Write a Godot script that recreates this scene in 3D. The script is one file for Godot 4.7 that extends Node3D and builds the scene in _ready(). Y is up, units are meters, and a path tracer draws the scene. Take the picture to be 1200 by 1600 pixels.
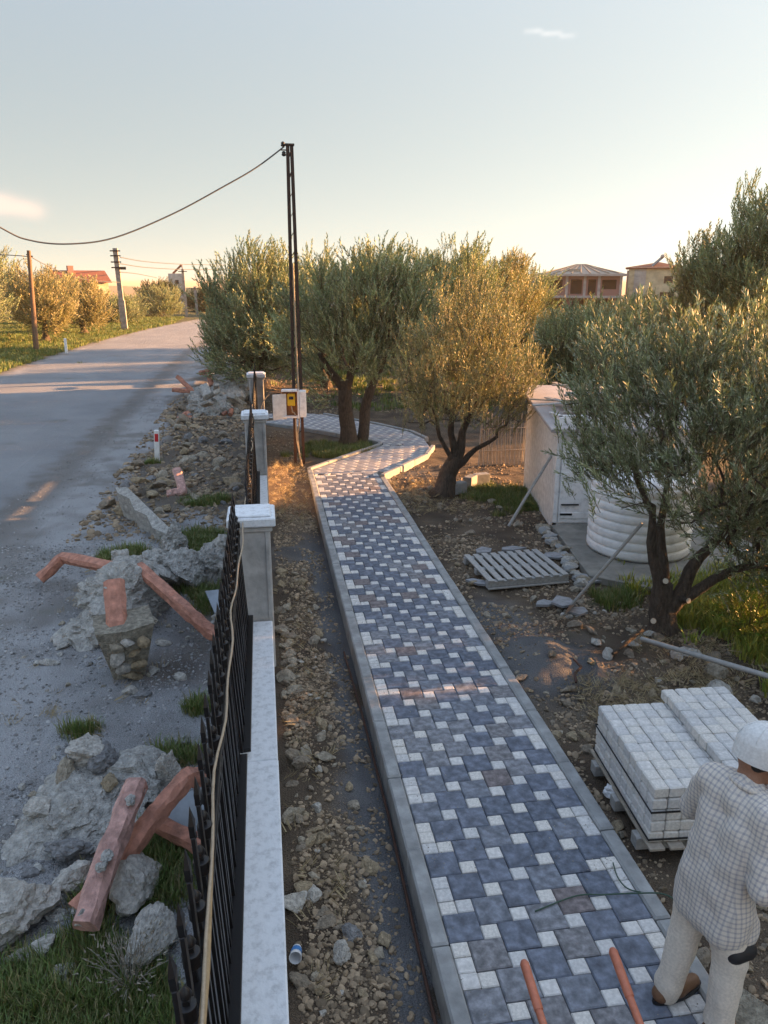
extends Node3D
# An unfinished garden path beside a fenced wall, seen from above late in the day. x right, -z along the wall, metres.

var rng := RandomNumberGenerator.new()
var nz := FastNoiseLite.new()
var nf := FastNoiseLite.new()
var names := {}
var T := {}
var M := {}

class MB:
	# collects triangles; commit() turns them into one ArrayMesh. Front faces run clockwise.
	var v := PackedVector3Array()
	var c := PackedColorArray()
	var uv := PackedVector2Array()
	var idx := PackedInt32Array()
	var col := Color.WHITE
	func vert(p: Vector3, t := Vector2.ZERO) -> int:
		v.append(p); c.append(col); uv.append(t)
		return v.size() - 1
	func tri(a: Vector3, b: Vector3, d: Vector3) -> void:
		var i := v.size()
		vert(a); vert(b); vert(d)
		idx.append(i); idx.append(i + 1); idx.append(i + 2)
	func quad(a: Vector3, b: Vector3, d: Vector3, e: Vector3) -> void:
		var i := v.size()
		vert(a, Vector2(0, 0)); vert(b, Vector2(1, 0)); vert(d, Vector2(1, 1)); vert(e, Vector2(0, 1))
		for k in [0, 1, 2, 0, 2, 3]: idx.append(i + k)
	func box(at: Vector3, s: Vector3, b := Basis.IDENTITY, ch := 0.0) -> void:
		# a box of size s centred at «at», its long edges chamfered by ch
		if ch <= 0.0:
			var h := s * 0.5
			var p := []
			for i in 8: p.append(at + b * Vector3(h.x if i & 1 else -h.x, h.y if i & 2 else -h.y, h.z if i & 4 else -h.z))
			for q in [[0, 2, 3, 1], [5, 7, 6, 4], [4, 6, 2, 0], [1, 3, 7, 5], [2, 6, 7, 3], [4, 0, 1, 5]]:
				quad(p[q[3]], p[q[2]], p[q[1]], p[q[0]])
			return
		ring_prism(at, s, b, ch)
	func ring_prism(at: Vector3, s: Vector3, b: Basis, ch: float) -> void:
		# octagonal outline in xz with chamfered top and bottom: every edge of the box is broken
		var hx := s.x * 0.5
		var hz := s.z * 0.5
		var hy := s.y * 0.5
		var rings := []
		for lv in [[-hy, ch], [-hy + ch, 0.0], [hy - ch, 0.0], [hy, ch]]:
			var r := []
			var i: float = lv[1]
			var k := ch * 0.6
			for q in [Vector2(hx - i - k, hz - i), Vector2(hx - i, hz - i - k), Vector2(hx - i, -hz + i + k), Vector2(hx - i - k, -hz + i), Vector2(-hx + i + k, -hz + i), Vector2(-hx + i, -hz + i + k), Vector2(-hx + i, hz - i - k), Vector2(-hx + i + k, hz - i)]:
				r.append(at + b * Vector3(q.x, lv[0], q.y))
			rings.append(r)
		for k in 3:
			for i in 8:
				quad(rings[k + 1][i], rings[k + 1][(i + 1) % 8], rings[k][(i + 1) % 8], rings[k][i])
		for i in range(1, 7):
			tri(rings[3][0], rings[3][i + 1], rings[3][i])
			tri(rings[0][0], rings[0][i], rings[0][i + 1])
	func bar(a: Vector3, b: Vector3, w: float, h: float, ch := 0.0, roll := 0.0) -> void:
		# a box along a-b, w wide and h deep
		var y := (b - a).normalized()
		var x := y.cross(Vector3(0.13, 0.99, 0.05) if absf(y.y) < 0.9 else Vector3(0, 0, 1)).normalized().rotated(y, roll)
		box((a + b) * 0.5, Vector3(w, a.distance_to(b), h), Basis(x, y, x.cross(y)), ch)
	func tube(pts: Array, rad: Array, n := 6, cap := true) -> void:
		# smooth tube; shared vertices along its length
		var first := v.size()
		var side := Vector3.ZERO
		var total := 0.0
		for i in pts.size():
			var a: Vector3 = pts[maxi(i - 1, 0)]
			var b: Vector3 = pts[mini(i + 1, pts.size() - 1)]
			var d := (b - a).normalized()
			if side == Vector3.ZERO: side = d.cross(Vector3.UP if absf(d.y) < 0.9 else Vector3.RIGHT).normalized()
			side = (side - d * side.dot(d)).normalized()
			var up := side.cross(d)
			if i > 0: total += pts[i].distance_to(pts[i - 1])
			for k in n:
				var t := TAU * k / n
				vert(pts[i] + (side * cos(t) + up * sin(t)) * rad[i], Vector2(float(k) / n, total))
		for i in pts.size() - 1:
			for k in n:
				var q := first + i * n + k
				var r := first + i * n + (k + 1) % n
				for w in [q, r, q + n, r, r + n, q + n]: idx.append(w)
		if cap:
			for e in [0, pts.size() - 1]:
				var m := vert(pts[e])
				for k in n:
					var q: int = first + e * n + k
					var r: int = first + e * n + (k + 1) % n
					for w in ([m, r, q] if e == 0 else [m, q, r]): idx.append(w)
	func sweep(pts: Array, w: float, h: float, ch: float, jitter := 0.0) -> void:
		# a chamfered rectangle carried along pts, mitred at the knees; flat faces
		var rings := []
		var side := Vector3.ZERO
		for i in pts.size():
			var a: Vector3 = pts[maxi(i - 1, 0)]
			var b: Vector3 = pts[mini(i + 1, pts.size() - 1)]
			var d := (b - a).normalized()
			if i > 0 and i < pts.size() - 1: d = ((pts[i] - a).normalized() + (b - pts[i]).normalized()).normalized()
			if side == Vector3.ZERO: side = d.cross(Vector3.UP if absf(d.y) < 0.9 else Vector3.BACK).normalized()
			side = (side - d * side.dot(d)).normalized()
			var up := side.cross(d)
			var x := w * 0.5
			var y := h * 0.5
			var ring := []
			var k := 0
			for q in [Vector2(x, y - ch), Vector2(x - ch, y), Vector2(-x + ch, y), Vector2(-x, y - ch), Vector2(-x, -y + ch), Vector2(-x + ch, -y), Vector2(x - ch, -y), Vector2(x, -y + ch)]:
				ring.append(pts[i] + side * q.x + up * q.y + (side * sin(i * 7.0 + k * 3.0) + up * sin(i * 5.0 + k * 11.0)) * jitter)
				k += 1
			rings.append(ring)
		for i in rings.size() - 1:
			for k in 8: quad(rings[i][k], rings[i][(k + 1) % 8], rings[i + 1][(k + 1) % 8], rings[i + 1][k])
		for k in range(1, 7):
			tri(rings[0][0], rings[0][k + 1], rings[0][k])
			tri(rings[-1][0], rings[-1][k], rings[-1][k + 1])
	func lathe(at: Vector3, prof: Array, n := 24, b := Basis.IDENTITY) -> void:
		# prof: Vector2(radius, height)
		var first := v.size()
		for p in prof:
			for k in n:
				var t := TAU * k / n
				vert(at + b * Vector3(cos(t) * p.x, p.y, sin(t) * p.x), Vector2(float(k) / n, p.y))
		for i in prof.size() - 1:
			for k in n:
				var q := first + i * n + k
				var r := first + i * n + (k + 1) % n
				for w in [q, r, q + n, r, r + n, q + n]: idx.append(w)
	func prism(poly: PackedVector2Array, y0: float, y1: float, ch := 0.0) -> void:
		# poly in (x, z); walls and a top set in by ch
		var p := poly
		var n := p.size()
		var area := 0.0
		for i in n: area += p[i].cross(p[(i + 1) % n])
		if area < 0.0: p.reverse()
		var c0 := Vector2.ZERO
		for q in p: c0 += q / n
		var top := []
		for q in p: top.append(q.move_toward(c0, ch))
		for i in n:
			var a := p[i]
			var b := p[(i + 1) % n]
			quad(Vector3(a.x, y0, a.y), Vector3(b.x, y0, b.y), Vector3(b.x, y1 - ch * 0.5, b.y), Vector3(a.x, y1 - ch * 0.5, a.y))
			if ch > 0.0:
				var a2: Vector2 = top[i]
				var b2: Vector2 = top[(i + 1) % n]
				quad(Vector3(a.x, y1 - ch * 0.5, a.y), Vector3(b.x, y1 - ch * 0.5, b.y), Vector3(b2.x, y1, b2.y), Vector3(a2.x, y1, a2.y))
		var ear := Geometry2D.triangulate_polygon(PackedVector2Array(top))
		for i in range(0, ear.size(), 3):
			var a: Vector2 = top[ear[i]]
			var b: Vector2 = top[ear[i + 1]]
			var e: Vector2 = top[ear[i + 2]]
			if (b - a).cross(e - a) < 0.0:
				var w := b
				b = e
				e = w
			tri(Vector3(a.x, y1, a.y), Vector3(b.x, y1, b.y), Vector3(e.x, y1, e.y))
	func commit(smooth := false) -> ArrayMesh:
		var a := []
		a.resize(Mesh.ARRAY_MAX)
		var nrm := PackedVector3Array()
		if smooth:
			nrm.resize(v.size())
			for i in range(0, idx.size(), 3):
				var p := v[idx[i]]
				var f := (v[idx[i + 2]] - p).cross(v[idx[i + 1]] - p)
				for k in 3: nrm[idx[i + k]] += f
			for i in nrm.size(): nrm[i] = nrm[i].normalized() if nrm[i].length_squared() > 0.0 else Vector3.UP
			a[Mesh.ARRAY_VERTEX] = v; a[Mesh.ARRAY_COLOR] = c; a[Mesh.ARRAY_TEX_UV] = uv; a[Mesh.ARRAY_INDEX] = idx
		else:
			var v2 := PackedVector3Array()
			var c2 := PackedColorArray()
			var u2 := PackedVector2Array()
			v2.resize(idx.size()); c2.resize(idx.size()); u2.resize(idx.size()); nrm.resize(idx.size())
			for i in range(0, idx.size(), 3):
				var p := v[idx[i]]
				var f := (v[idx[i + 2]] - p).cross(v[idx[i + 1]] - p).normalized()
				for k in 3:
					v2[i + k] = v[idx[i + k]]; c2[i + k] = c[idx[i + k]]; u2[i + k] = uv[idx[i + k]]; nrm[i + k] = f
			a[Mesh.ARRAY_VERTEX] = v2; a[Mesh.ARRAY_COLOR] = c2; a[Mesh.ARRAY_TEX_UV] = u2
		a[Mesh.ARRAY_NORMAL] = nrm
		var m := ArrayMesh.new()
		m.add_surface_from_arrays(Mesh.PRIMITIVE_TRIANGLES, a)
		return m

func numbered(called: String) -> String:
	var n: int = names.get(called, -1) + 1
	names[called] = n
	return called if n == 0 else "%s_%03d" % [called, n]

func put(called: String, mesh: Mesh, m: Material, parent: Node = null, at := Vector3.ZERO, b := Basis.IDENTITY) -> MeshInstance3D:
	var o := MeshInstance3D.new()
	o.mesh = mesh
	o.material_override = m
	o.transform = Transform3D(b, at)
	if parent:
		o.name = called
		parent.add_child(o, true)
		if o.name != called:   # Godot numbers a repeat without an underscore
			var k := 1
			while parent.has_node("%s_%03d" % [called, k]): k += 1
			o.name = "%s_%03d" % [called, k]
	else:
		o.name = numbered(called)
		add_child(o, true)
	return o

func piece(called: String, mesh: Mesh, m: Material, parent: Node, n: int, at: Vector3, b := Basis.IDENTITY) -> void:
	# the n-th of many alike parts
	var o := MeshInstance3D.new()
	o.mesh = mesh
	o.material_override = m
	o.transform = Transform3D(b, at)
	o.name = called if n == 0 else "%s_%03d" % [called, n]
	parent.add_child(o, true)

func tag(o: Node, label: String, category := "", group := "", kind := "") -> Node:
	if label: o.set_meta("label", label)
	if category: o.set_meta("category", category)
	if group: o.set_meta("group", group)
	if kind: o.set_meta("kind", kind)
	return o

func thing(called: String, label: String, category: String, at := Vector3.ZERO, turn := 0.0, group := "") -> Node3D:
	var o := Node3D.new()
	o.name = numbered(called)
	add_child(o, true)
	o.position = at
	o.rotation.y = turn
	tag(o, label, category, group)
	return o

func many(called: String, mesh: Mesh, m: Material, xs: Array, cols: Array, parent: Node = null) -> MultiMeshInstance3D:
	var mm := MultiMesh.new()
	mm.transform_format = MultiMesh.TRANSFORM_3D
	mm.use_colors = cols.size() > 0
	mm.mesh = mesh
	mm.instance_count = xs.size()
	for i in xs.size():
		mm.set_instance_transform(i, xs[i])
		if cols.size() > 0: mm.set_instance_color(i, cols[i])
	var o := MultiMeshInstance3D.new()
	o.multimesh = mm
	o.material_override = m
	o.set_meta("kind", "stuff")
	if parent:
		o.name = called
		parent.add_child(o, true)
	else:
		o.name = numbered(called)
		add_child(o, true)
	return o

func noise_tex(called: String, freq: float, lo: float, hi: float, sd: int, oct := 4, size := 512, kind := FastNoiseLite.TYPE_SIMPLEX_SMOOTH, mid := -1.0) -> void:
	var n := FastNoiseLite.new()
	n.seed = sd; n.frequency = freq; n.noise_type = kind
	n.fractal_octaves = oct
	n.fractal_gain = 0.6
	var t := NoiseTexture2D.new()
	t.width = size; t.height = size; t.seamless = true; t.noise = n
	var g := Gradient.new()
	g.set_color(0, Color(lo, lo, lo)); g.set_color(1, Color(hi, hi, hi))
	if mid >= 0.0: g.add_point(0.5, Color(mid, mid, mid))
	t.color_ramp = g
	T[called] = t

func mat(called: String, lin: Color, rough := 0.85, tex := "", scale := 1.0, bump := "", cm := 0.3, vertex := false, world := true, metal := 0.0) -> StandardMaterial3D:
	var m := StandardMaterial3D.new()
	m.resource_name = called
	m.albedo_color = lin.linear_to_srgb()
	m.roughness = rough
	m.metallic = metal
	m.cull_mode = BaseMaterial3D.CULL_DISABLED
	m.vertex_color_use_as_albedo = vertex
	if tex or bump:
		m.uv1_triplanar = true
		m.uv1_world_triplanar = world
		m.uv1_scale = Vector3.ONE * scale
	if tex: m.albedo_texture = T[tex]
	if bump:
		m.heightmap_enabled = true
		m.heightmap_texture = T[bump]
		m.heightmap_scale = cm
	M[called] = m
	return m

func r(a: float, b: float) -> float:
	return rng.randf_range(a, b)

func rdir() -> Vector3:
	var d := Vector3(rng.randfn(), rng.randfn(), rng.randfn())
	return d.normalized()

func catmull(p: Array, steps: int) -> Array:
	var out := []
	for i in p.size() - 1:
		var a: Vector3 = p[maxi(i - 1, 0)]
		var b: Vector3 = p[i]
		var c: Vector3 = p[i + 1]
		var d: Vector3 = p[mini(i + 2, p.size() - 1)]
		for s in steps: out.append(b.cubic_interpolate(c, a, d, float(s) / steps))
	out.append(p[-1])
	return out

func fill(n: int, x: float) -> Array:
	var a := []
	a.resize(n)
	a.fill(x)
	return a

# ---------------------------------------------------------------- rocks
func icosphere(sub: int) -> Array:
	var t := (1.0 + sqrt(5.0)) / 2.0
	var v := []
	for p in [Vector3(-1, t, 0), Vector3(1, t, 0), Vector3(-1, -t, 0), Vector3(1, -t, 0), Vector3(0, -1, t), Vector3(0, 1, t), Vector3(0, -1, -t), Vector3(0, 1, -t), Vector3(t, 0, -1), Vector3(t, 0, 1), Vector3(-t, 0, -1), Vector3(-t, 0, 1)]:
		v.append(p.normalized())
	var f := [[0, 11, 5], [0, 5, 1], [0, 1, 7], [0, 7, 10], [0, 10, 11], [1, 5, 9], [5, 11, 4], [11, 10, 2], [10, 7, 6], [7, 1, 8], [3, 9, 4], [3, 4, 2], [3, 2, 6], [3, 6, 8], [3, 8, 9], [4, 9, 5], [2, 4, 11], [6, 2, 10], [8, 6, 7], [9, 8, 1]]
	for s in sub:
		var mid := {}
		var g := []
		for tr in f:
			var m := []
			for k in 3:
				var a: int = tr[k]
				var b: int = tr[(k + 1) % 3]
				var key := mini(a, b) * 100000 + maxi(a, b)
				if not mid.has(key):
					mid[key] = v.size()
					v.append(((v[a] + v[b]) * 0.5).normalized())
				m.append(mid[key])
			g.append([tr[0], m[0], m[2]]); g.append([tr[1], m[1], m[0]]); g.append([tr[2], m[2], m[1]]); g.append([m[0], m[1], m[2]])
		f = g
	return [v, f]

func rock_mesh(sub: int, planes: int, rough: float, smooth := false) -> ArrayMesh:
	# a unit rock: a sphere cut by random planes and roughened
	var s := icosphere(sub)
	var cuts := []
	for i in planes:
		cuts.append([rdir(), r(0.42, 0.85)])
	var mb := MB.new()
	var off := rdir() * 50.0
	for p: Vector3 in s[0]:
		var d := 1.0
		for q in cuts:
			var t: float = p.dot(q[0])
			if t > 0.001: d = minf(d, q[1] / t)
		d *= 1.0 + rough * (0.7 * nz.get_noise_3dv(p * 80.0 + off) + 0.6 * nz.get_noise_3dv(p * 300.0 + off))
		mb.vert(p * d)
	for t in s[1]:
		mb.idx.append(t[0]); mb.idx.append(t[2]); mb.idx.append(t[1])
	return mb.commit(smooth)

# ---------------------------------------------------------------- the lie of the land
func road_mid(z: float) -> float:
	# x of the road's middle; it bends to the right far off
	var f := maxf(0.0, -z - 38.0)
	return -6.85 + 0.0022 * f * f - 0.02 * minf(0.0, z + 8.0) * 0.0

func road_half(z: float) -> float:
	return 2.95 + clampf((-z - 5.0) * 0.004, 0.0, 0.2)

func inside(p: Vector2, poly: PackedVector2Array) -> bool:
	return Geometry2D.is_point_in_polygon(p, poly)

var path_bc := PackedVector2Array([Vector2(0.88, -14.0), Vector2(0.86, -14.66), Vector2(2.55, -16.75), Vector2(2.62, -17.0), Vector2(2.2, -17.75), Vector2(0.9, -19.35), Vector2(0.0, -20.2), Vector2(-0.4, -21.6), Vector2(0.9, -21.6), Vector2(1.6, -21.2), Vector2(2.78, -19.5), Vector2(3.48, -18.3), Vector2(3.66, -17.4), Vector2(3.6, -16.5), Vector2(3.26, -15.6), Vector2(2.08, -13.85), Vector2(2.08, -13.4), Vector2(0.88, -13.4)])

func gauss(x: float, z: float, cx: float, cz: float, sx: float, sz: float) -> float:
	var a := (x - cx) / sx
	var b := (z - cz) / sz
	return exp(-a * a - b * b)

func grassy(x: float, z: float) -> float:
	# 0 bare .. 1 grass
	var n := nz.get_noise_2d(x * 14.0, z * 14.0) * 0.5 + nz.get_noise_2d(x * 60.0 + 90.0, z * 60.0) * 0.7 + nz.get_noise_2d(x * 190.0, z * 190.0) * 0.4
	var g := 0.0
	g = maxf(g, gauss(x, z, -1.15, -3.0, 0.75, 0.75) * 1.5)
	g = maxf(g, gauss(x, z, -0.75, -4.3, 0.45, 0.5) * 1.1)
	g = maxf(g, gauss(x, z, -0.85, -5.45, 0.2, 0.2) * 1.2)
	g = maxf(g, gauss(x, z, -1.6, -5.9, 0.15, 0.15) * 1.2)
	g = maxf(g, gauss(x, z, -0.75, -8.7, 0.45, 0.55) * 1.1)
	g = maxf(g, gauss(x, z, -1.0, -10.4, 0.55, 0.8) * 1.3)
	g = maxf(g, gauss(x, z, -1.95, -10.3, 0.35, 0.4))
	g = maxf(g, gauss(x, z, -0.9, -12.6, 0.6, 0.4) * 0.9)
	g = maxf(g, gauss(x, z, -2.35, -15.7, 0.2, 0.2) * 1.2)
	g = maxf(g, gauss(x, z, -0.7, -6.1, 0.15, 0.15))
	g = maxf(g, gauss(x, z, 1.6, -16.6, 0.95, 0.75) * 1.2)
	g = maxf(g, gauss(x, z, 4.15, -12.2, 0.7, 1.0) * 1.25)
	g = maxf(g, gauss(x, z, 5.6, -6.8, 1.1, 1.35) * 1.5)
	g = maxf(g, gauss(x, z, 5.0, -5.5, 0.5, 0.5) * 1.2)
	g = maxf(g, gauss(x, z, 3.95, -7.8, 0.35, 0.4) * 1.1)
	g = maxf(g, gauss(x, z, 3.95, -9.4, 0.15, 0.6) * 0.9)
	if z < -19.0: g = maxf(g, 0.55 * smoothstep(-19.0, -24.0, z) * smoothstep(-0.5, 2.5, x))
	if x > 6.5: g = maxf(g, 0.6 * smoothstep(6.5, 9.0, x))
	var le := road_mid(z) - road_half(z)
	if x < le - 0.35: g = maxf(g, 1.1 * smoothstep(le - 0.4, le - 1.1, x) * smoothstep(-27.0, -32.0, z))
	if x < le - 0.35: g = maxf(g, 0.6 * smoothstep(le - 2.0, le - 5.0, x))
	var re := road_mid(z) + road_half(z)
	if z < -36.0 and x > re + 1.2: g = maxf(g, 0.9)
	return clampf((g - 0.42 + n * 0.8) * 2.2, 0.0, 1.0)

func ground_y(x: float, z: float) -> float:
	var a := nz.get_noise_2d(x * 45.0, z * 45.0)
	var b := nz.get_noise_2d(x * 150.0 + 31.0, z * 150.0)
	var y := -0.05
	var le := road_mid(z) - road_half(z)
	var re := road_mid(z) + road_half(z)
	if x > le and x < re:
		y = -0.075 + 0.02 * (1.0 - absf(x - road_mid(z)) / 3.0)
	elif x <= le:
		y = -0.09 + 0.02 * a + 0.25 * smoothstep(le - 0.5, le - 6.0, x) * (0.6 + 0.4 * a)
	elif x < -0.3:
		var k := smoothstep(re, re + 0.8, x)
		y = -0.07 + k * (0.03 * a + 0.012 * b)
		# the rubble strip
		var s := smoothstep(-2.9, -2.0, x + a * 0.5) * smoothstep(-11.5, -13.2, z + a) * (1.0 - smoothstep(-24.0, -34.0, z) * 0.5)
		y += s * (0.12 + 0.09 * a + 0.06 * b)
		y -= 0.3 * gauss(x, z, -2.0, -13.25, 0.28, 0.16)
	elif x < 0.98:
		y = -0.17 + 0.03 * a + 0.02 * b
		y += 0.07 * gauss(x, 0.0, 0.15, 0.0, 0.3, 1.0) * (1.0 + a)
		if x > 0.45: y = lerpf(y, -0.2 + 0.006 * b, smoothstep(0.45 + a * 0.2, 0.65, x) * smoothstep(-12.0, -10.0, z))
		y += 0.1 * smoothstep(-12.0, -14.0, z)
	else:
		y = -0.07 + 0.035 * a + 0.02 * b
		if z > -9.0: y += 0.17 * gauss(x, z, 2.62, -6.35, 0.42, 0.6) + 0.06 * gauss(x, z, 2.42, -7.6, 0.3, 0.5) + 0.05 * sin(x * 9.0 + z * 5.0 + a * 4.0) * gauss(x, z, 2.62, -6.35, 0.5, 0.55) + 0.035 * nz.get_noise_2d(x * 260.0, z * 260.0) * gauss(x, z, 2.62, -6.35, 0.6, 0.8)
		y += 0.06 * gauss(x, z, 4.1, -6.5, 0.5, 0.5)
		if x > 0.8 and x < 2.16 and z > -14.2: y = minf(y, -0.2)
		elif z < -13.0 and z > -22.5 and x < 4.2:
			var p := Vector2(x, z)
			if inside(p, path_bc): y = -0.22
	var d := Vector2(x, z).length()
	if d > 105.0: y -= 0.0125 * (d - 105.0)
	if d > 1500.0: y -= 0.01 * (d - 1500.0)
	return y

func ground_c(x: float, z: float) -> Color:
	var a := nz.get_noise_2d(x * 30.0 + 7.0, z * 30.0)
	var b := nz.get_noise_2d(x * 110.0, z * 110.0 + 55.0)
	var f := nf.get_noise_2d(x, z)
	var soil := Color(0.115, 0.08, 0.053).lerp(Color(0.25, 0.185, 0.125), clampf(0.5 + b * 0.9 + f * 0.4, 0.0, 1.0))
	var dust := Color(0.62, 0.63, 0.65).lerp(Color(0.38, 0.37, 0.36), clampf(0.35 + a * 0.9 + b * 0.9 + f * 0.3, 0.0, 1.0))
	var sand := Color(0.165, 0.167, 0.175).lerp(Color(0.25, 0.25, 0.255), clampf(0.5 + b + f * 0.5, 0.0, 1.0))
	var grass := Color(0.09, 0.115, 0.03).lerp(Color(0.14, 0.17, 0.045), clampf(0.5 + b, 0.0, 1.0))
	var c := soil
	var le := road_mid(z) - road_half(z)
	var re := road_mid(z) + road_half(z) + a * 0.12
	if x > le and x < re + 0.5:
		var tar := Color(0.52, 0.54, 0.57).lerp(Color(0.43, 0.45, 0.48), clampf(0.5 + a * 1.2 + f * 0.3, 0.0, 1.0))
		var worn := clampf(nz.get_noise_2d(x * 60.0, z * 5.0) * 1.4, 0.0, 0.6)
		tar = tar.lerp(Color(0.45, 0.45, 0.45), worn * 0.5)
		var dirt := Color(0.36, 0.345, 0.33).lerp(Color(0.29, 0.275, 0.26), clampf(0.5 + b, 0.0, 1.0))
		tar = tar.lerp(dirt, 0.85 * smoothstep(re - 0.75, re - 0.3, x + b * 0.3))
		c = tar.lerp(dust, smoothstep(re - 0.1, re + 0.45, x + b * 0.3))
	elif x <= le:
		c = dust.lerp(soil, smoothstep(le - 0.15, le - 1.2, x))
	elif x < -0.3:
		var s := smoothstep(-2.9, -2.2, x + a * 0.6) * smoothstep(-11.6, -12.8, z + a * 1.2)
		c = dust.lerp(soil.lerp(Color(0.30, 0.28, 0.25), 0.35), s)
		c = c.lerp(Color(0.12, 0.09, 0.06), 0.9 * gauss(x, z, -2.0, -13.25, 0.34, 0.2))
		c = c.lerp(soil * 0.8, 0.8 * clampf(gauss(x, z, -0.95, -6.9, 0.4, 0.4) + gauss(x, z, -0.8, -8.0, 0.4, 0.7), 0.0, 1.0))
	elif x < 0.98:
		c = soil * 0.9
		c = c.lerp(sand, smoothstep(0.42 + a * 0.25, 0.56, x + b * 0.12) * smoothstep(-11.6, -10.2, z))
		c = c.lerp(sand, 0.9 * gauss(x, z, 0.4, -10.2, 0.5, 0.6))
		c = c.lerp(Color(0.27, 0.18, 0.11), 0.7 * smoothstep(-11.0, -12.5, z))  # orange-brown towards the bend: low sunlight painted into the soil colour
	else:
		c = soil
		c = c.lerp(sand, clampf(2.2 * gauss(x, z, 2.62, -6.35, 0.55, 0.75) + 1.7 * gauss(x, z, 2.42, -7.6, 0.35, 0.6) - 0.35 + b * 0.5, 0.0, 1.0))
		c = c.lerp(Color(0.30, 0.235, 0.15), 0.6 * clampf(gauss(x, z, 3.2, -5.5, 0.8, 0.35) + b * 0.5, 0.0, 1.0))
		c = c.lerp(sand, 0.7 * gauss(x, z, 3.0, -14.4, 0.5, 0.35))
	return c.lerp(grass, 0.75 * grassy(x, z))

func axis(parts: Array) -> PackedFloat32Array:
	var out := PackedFloat32Array()
	for p in parts:
		var n := int(round(absf(p[1] - p[0]) / p[2]))
		for i in n: out.append(p[0] + (p[1] - p[0]) * i / n)
	out.append(parts[-1][1])
	return out

# ---------------------------------------------------------------- trees
func sprig_mesh(leaves: int, length: float, leaf: float, wide: float, tones: Array) -> ArrayMesh:
	# a twig with narrow leaves in pairs, growing along +y
	var mb := MB.new()
	mb.col = Color(0.16, 0.13, 0.09)
	mb.tube([Vector3.ZERO, Vector3(0.01, length * 0.5, 0), Vector3(0, length, 0.01)], [0.0035, 0.0025, 0.001], 3, false)
	for i in leaves:
		var h := length * (0.12 + 0.88 * i / leaves)
		var a := i * 2.4 + r(-0.4, 0.4)
		var tilt := r(0.35, 0.95) * (1.0 - 0.4 * i / leaves)
		var out := Vector3(cos(a), 0, sin(a))
		var d := (out * sin(tilt) + Vector3.UP * cos(tilt)).normalized()
		var side := d.cross(out.cross(d)).normalized()
		side = d.cross(side).normalized().rotated(d, r(-0.7, 0.7))
		var fold := d.cross(side) * wide * 0.25
		var l := leaf * r(0.7, 1.15)
		var p := Vector3(0, h, 0)
		mb.col = tones[rng.randi() % tones.size()]
		var m := p + d * l * 0.5
		mb.tri(p, m + side * wide + fold, p + d * l)
		mb.tri(p, p + d * l, m - side * wide + fold)
	return mb.commit()

func grow(trunks: Array, targets: Array, thick: float, first: int) -> Array:
	# trunks: polylines of [Vector3, radius]; limbs grow from them to every target. Returns [mesh, tips]
	var P := []
	var par := []
	var count := []
	var fixed := []
	for t in trunks:
		for i in t.size():
			P.append(t[i][0]); par.append(P.size() - 2 if i > 0 else -1); count.append(0); fixed.append(t[i][1])
	var starts := P.size()
	var usable := []
	var k0 := 0
	for t in trunks:
		for i in t.size():
			if i >= mini(first, t.size() - 1): usable.append(k0 + i)
		k0 += t.size()
	var top: Vector3 = P[usable[-1]]
	targets.sort_custom(func(a, b): return a.distance_squared_to(top) < b.distance_squared_to(top))
	var tips := []
	for q: Vector3 in targets:
		var best := -1
		var bd := 1e9
		for u in usable:
			var d2: float = (P[u] - q).length()
			if u < starts: d2 *= 0.9
			if P[u].y > q.y: d2 += (P[u].y - q.y) * 0.6
			if d2 < bd: bd = d2; best = u
		var from: Vector3 = P[best]
		var dist := from.distance_to(q)
		if dist < 0.06: continue
		var before: Vector3 = P[par[best]] if par[best] >= 0 else from - Vector3.UP
		var ctrl := from + (from - before).normalized() * dist * 0.35 + Vector3.UP * dist * 0.08 + rdir() * dist * 0.12
		var n := maxi(2, int(dist / 0.22))
		var last := best
		for i in n:
			var t := float(i + 1) / n
			var p := from.lerp(ctrl, t).lerp(ctrl.lerp(q, t), t) + rdir() * 0.015
			P.append(p); par.append(last); count.append(0); fixed.append(-1.0)
			last = P.size() - 1
			usable.append(last)
		tips.append([q, (q - ctrl).normalized()])
		while last >= 0:
			count[last] += 1
			last = par[last]
	var mb := MB.new()
	var kids := []
	for i in P.size(): kids.append([])
	for i in P.size():
		if par[i] >= 0: kids[par[i]].append(i)
	var rad := []
	for i in P.size(): rad.append(fixed[i] if fixed[i] > 0.0 else thick * pow(maxf(count[i], 0.6), 0.48))
	for i in P.size():
		if fixed[i] < 0.0 and par[i] >= 0: rad[i] = minf(rad[i], rad[par[i]] * 0.92)
	# each limb follows its thickest child and becomes one tube
	var done := {}
	var heads := []
	for i in P.size():
		if par[i] < 0: heads.append([i, -1])
	while heads.size() > 0:
		var h = heads.pop_back()
		var pts := []
		var rs := []
		if h[1] >= 0:
			pts.append(P[h[1]]); rs.append(rad[h[0]])
		var at: int = h[0]
		while at >= 0:
			pts.append(P[at]); rs.append(rad[at])
			var next := -1
			for kk in kids[at]:
				if next < 0 or rad[kk] > rad[next]: next = kk
			for kk in kids[at]:
				if kk != next: heads.append([kk, at])
			at = next
		if pts.size() > 1:
			var big: float = rs[0]
			mb.tube(pts, rs, 10 if big > 0.05 else (6 if big > 0.015 else 4), rs[-1] > 0.02)
	return [mb, tips]

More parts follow.
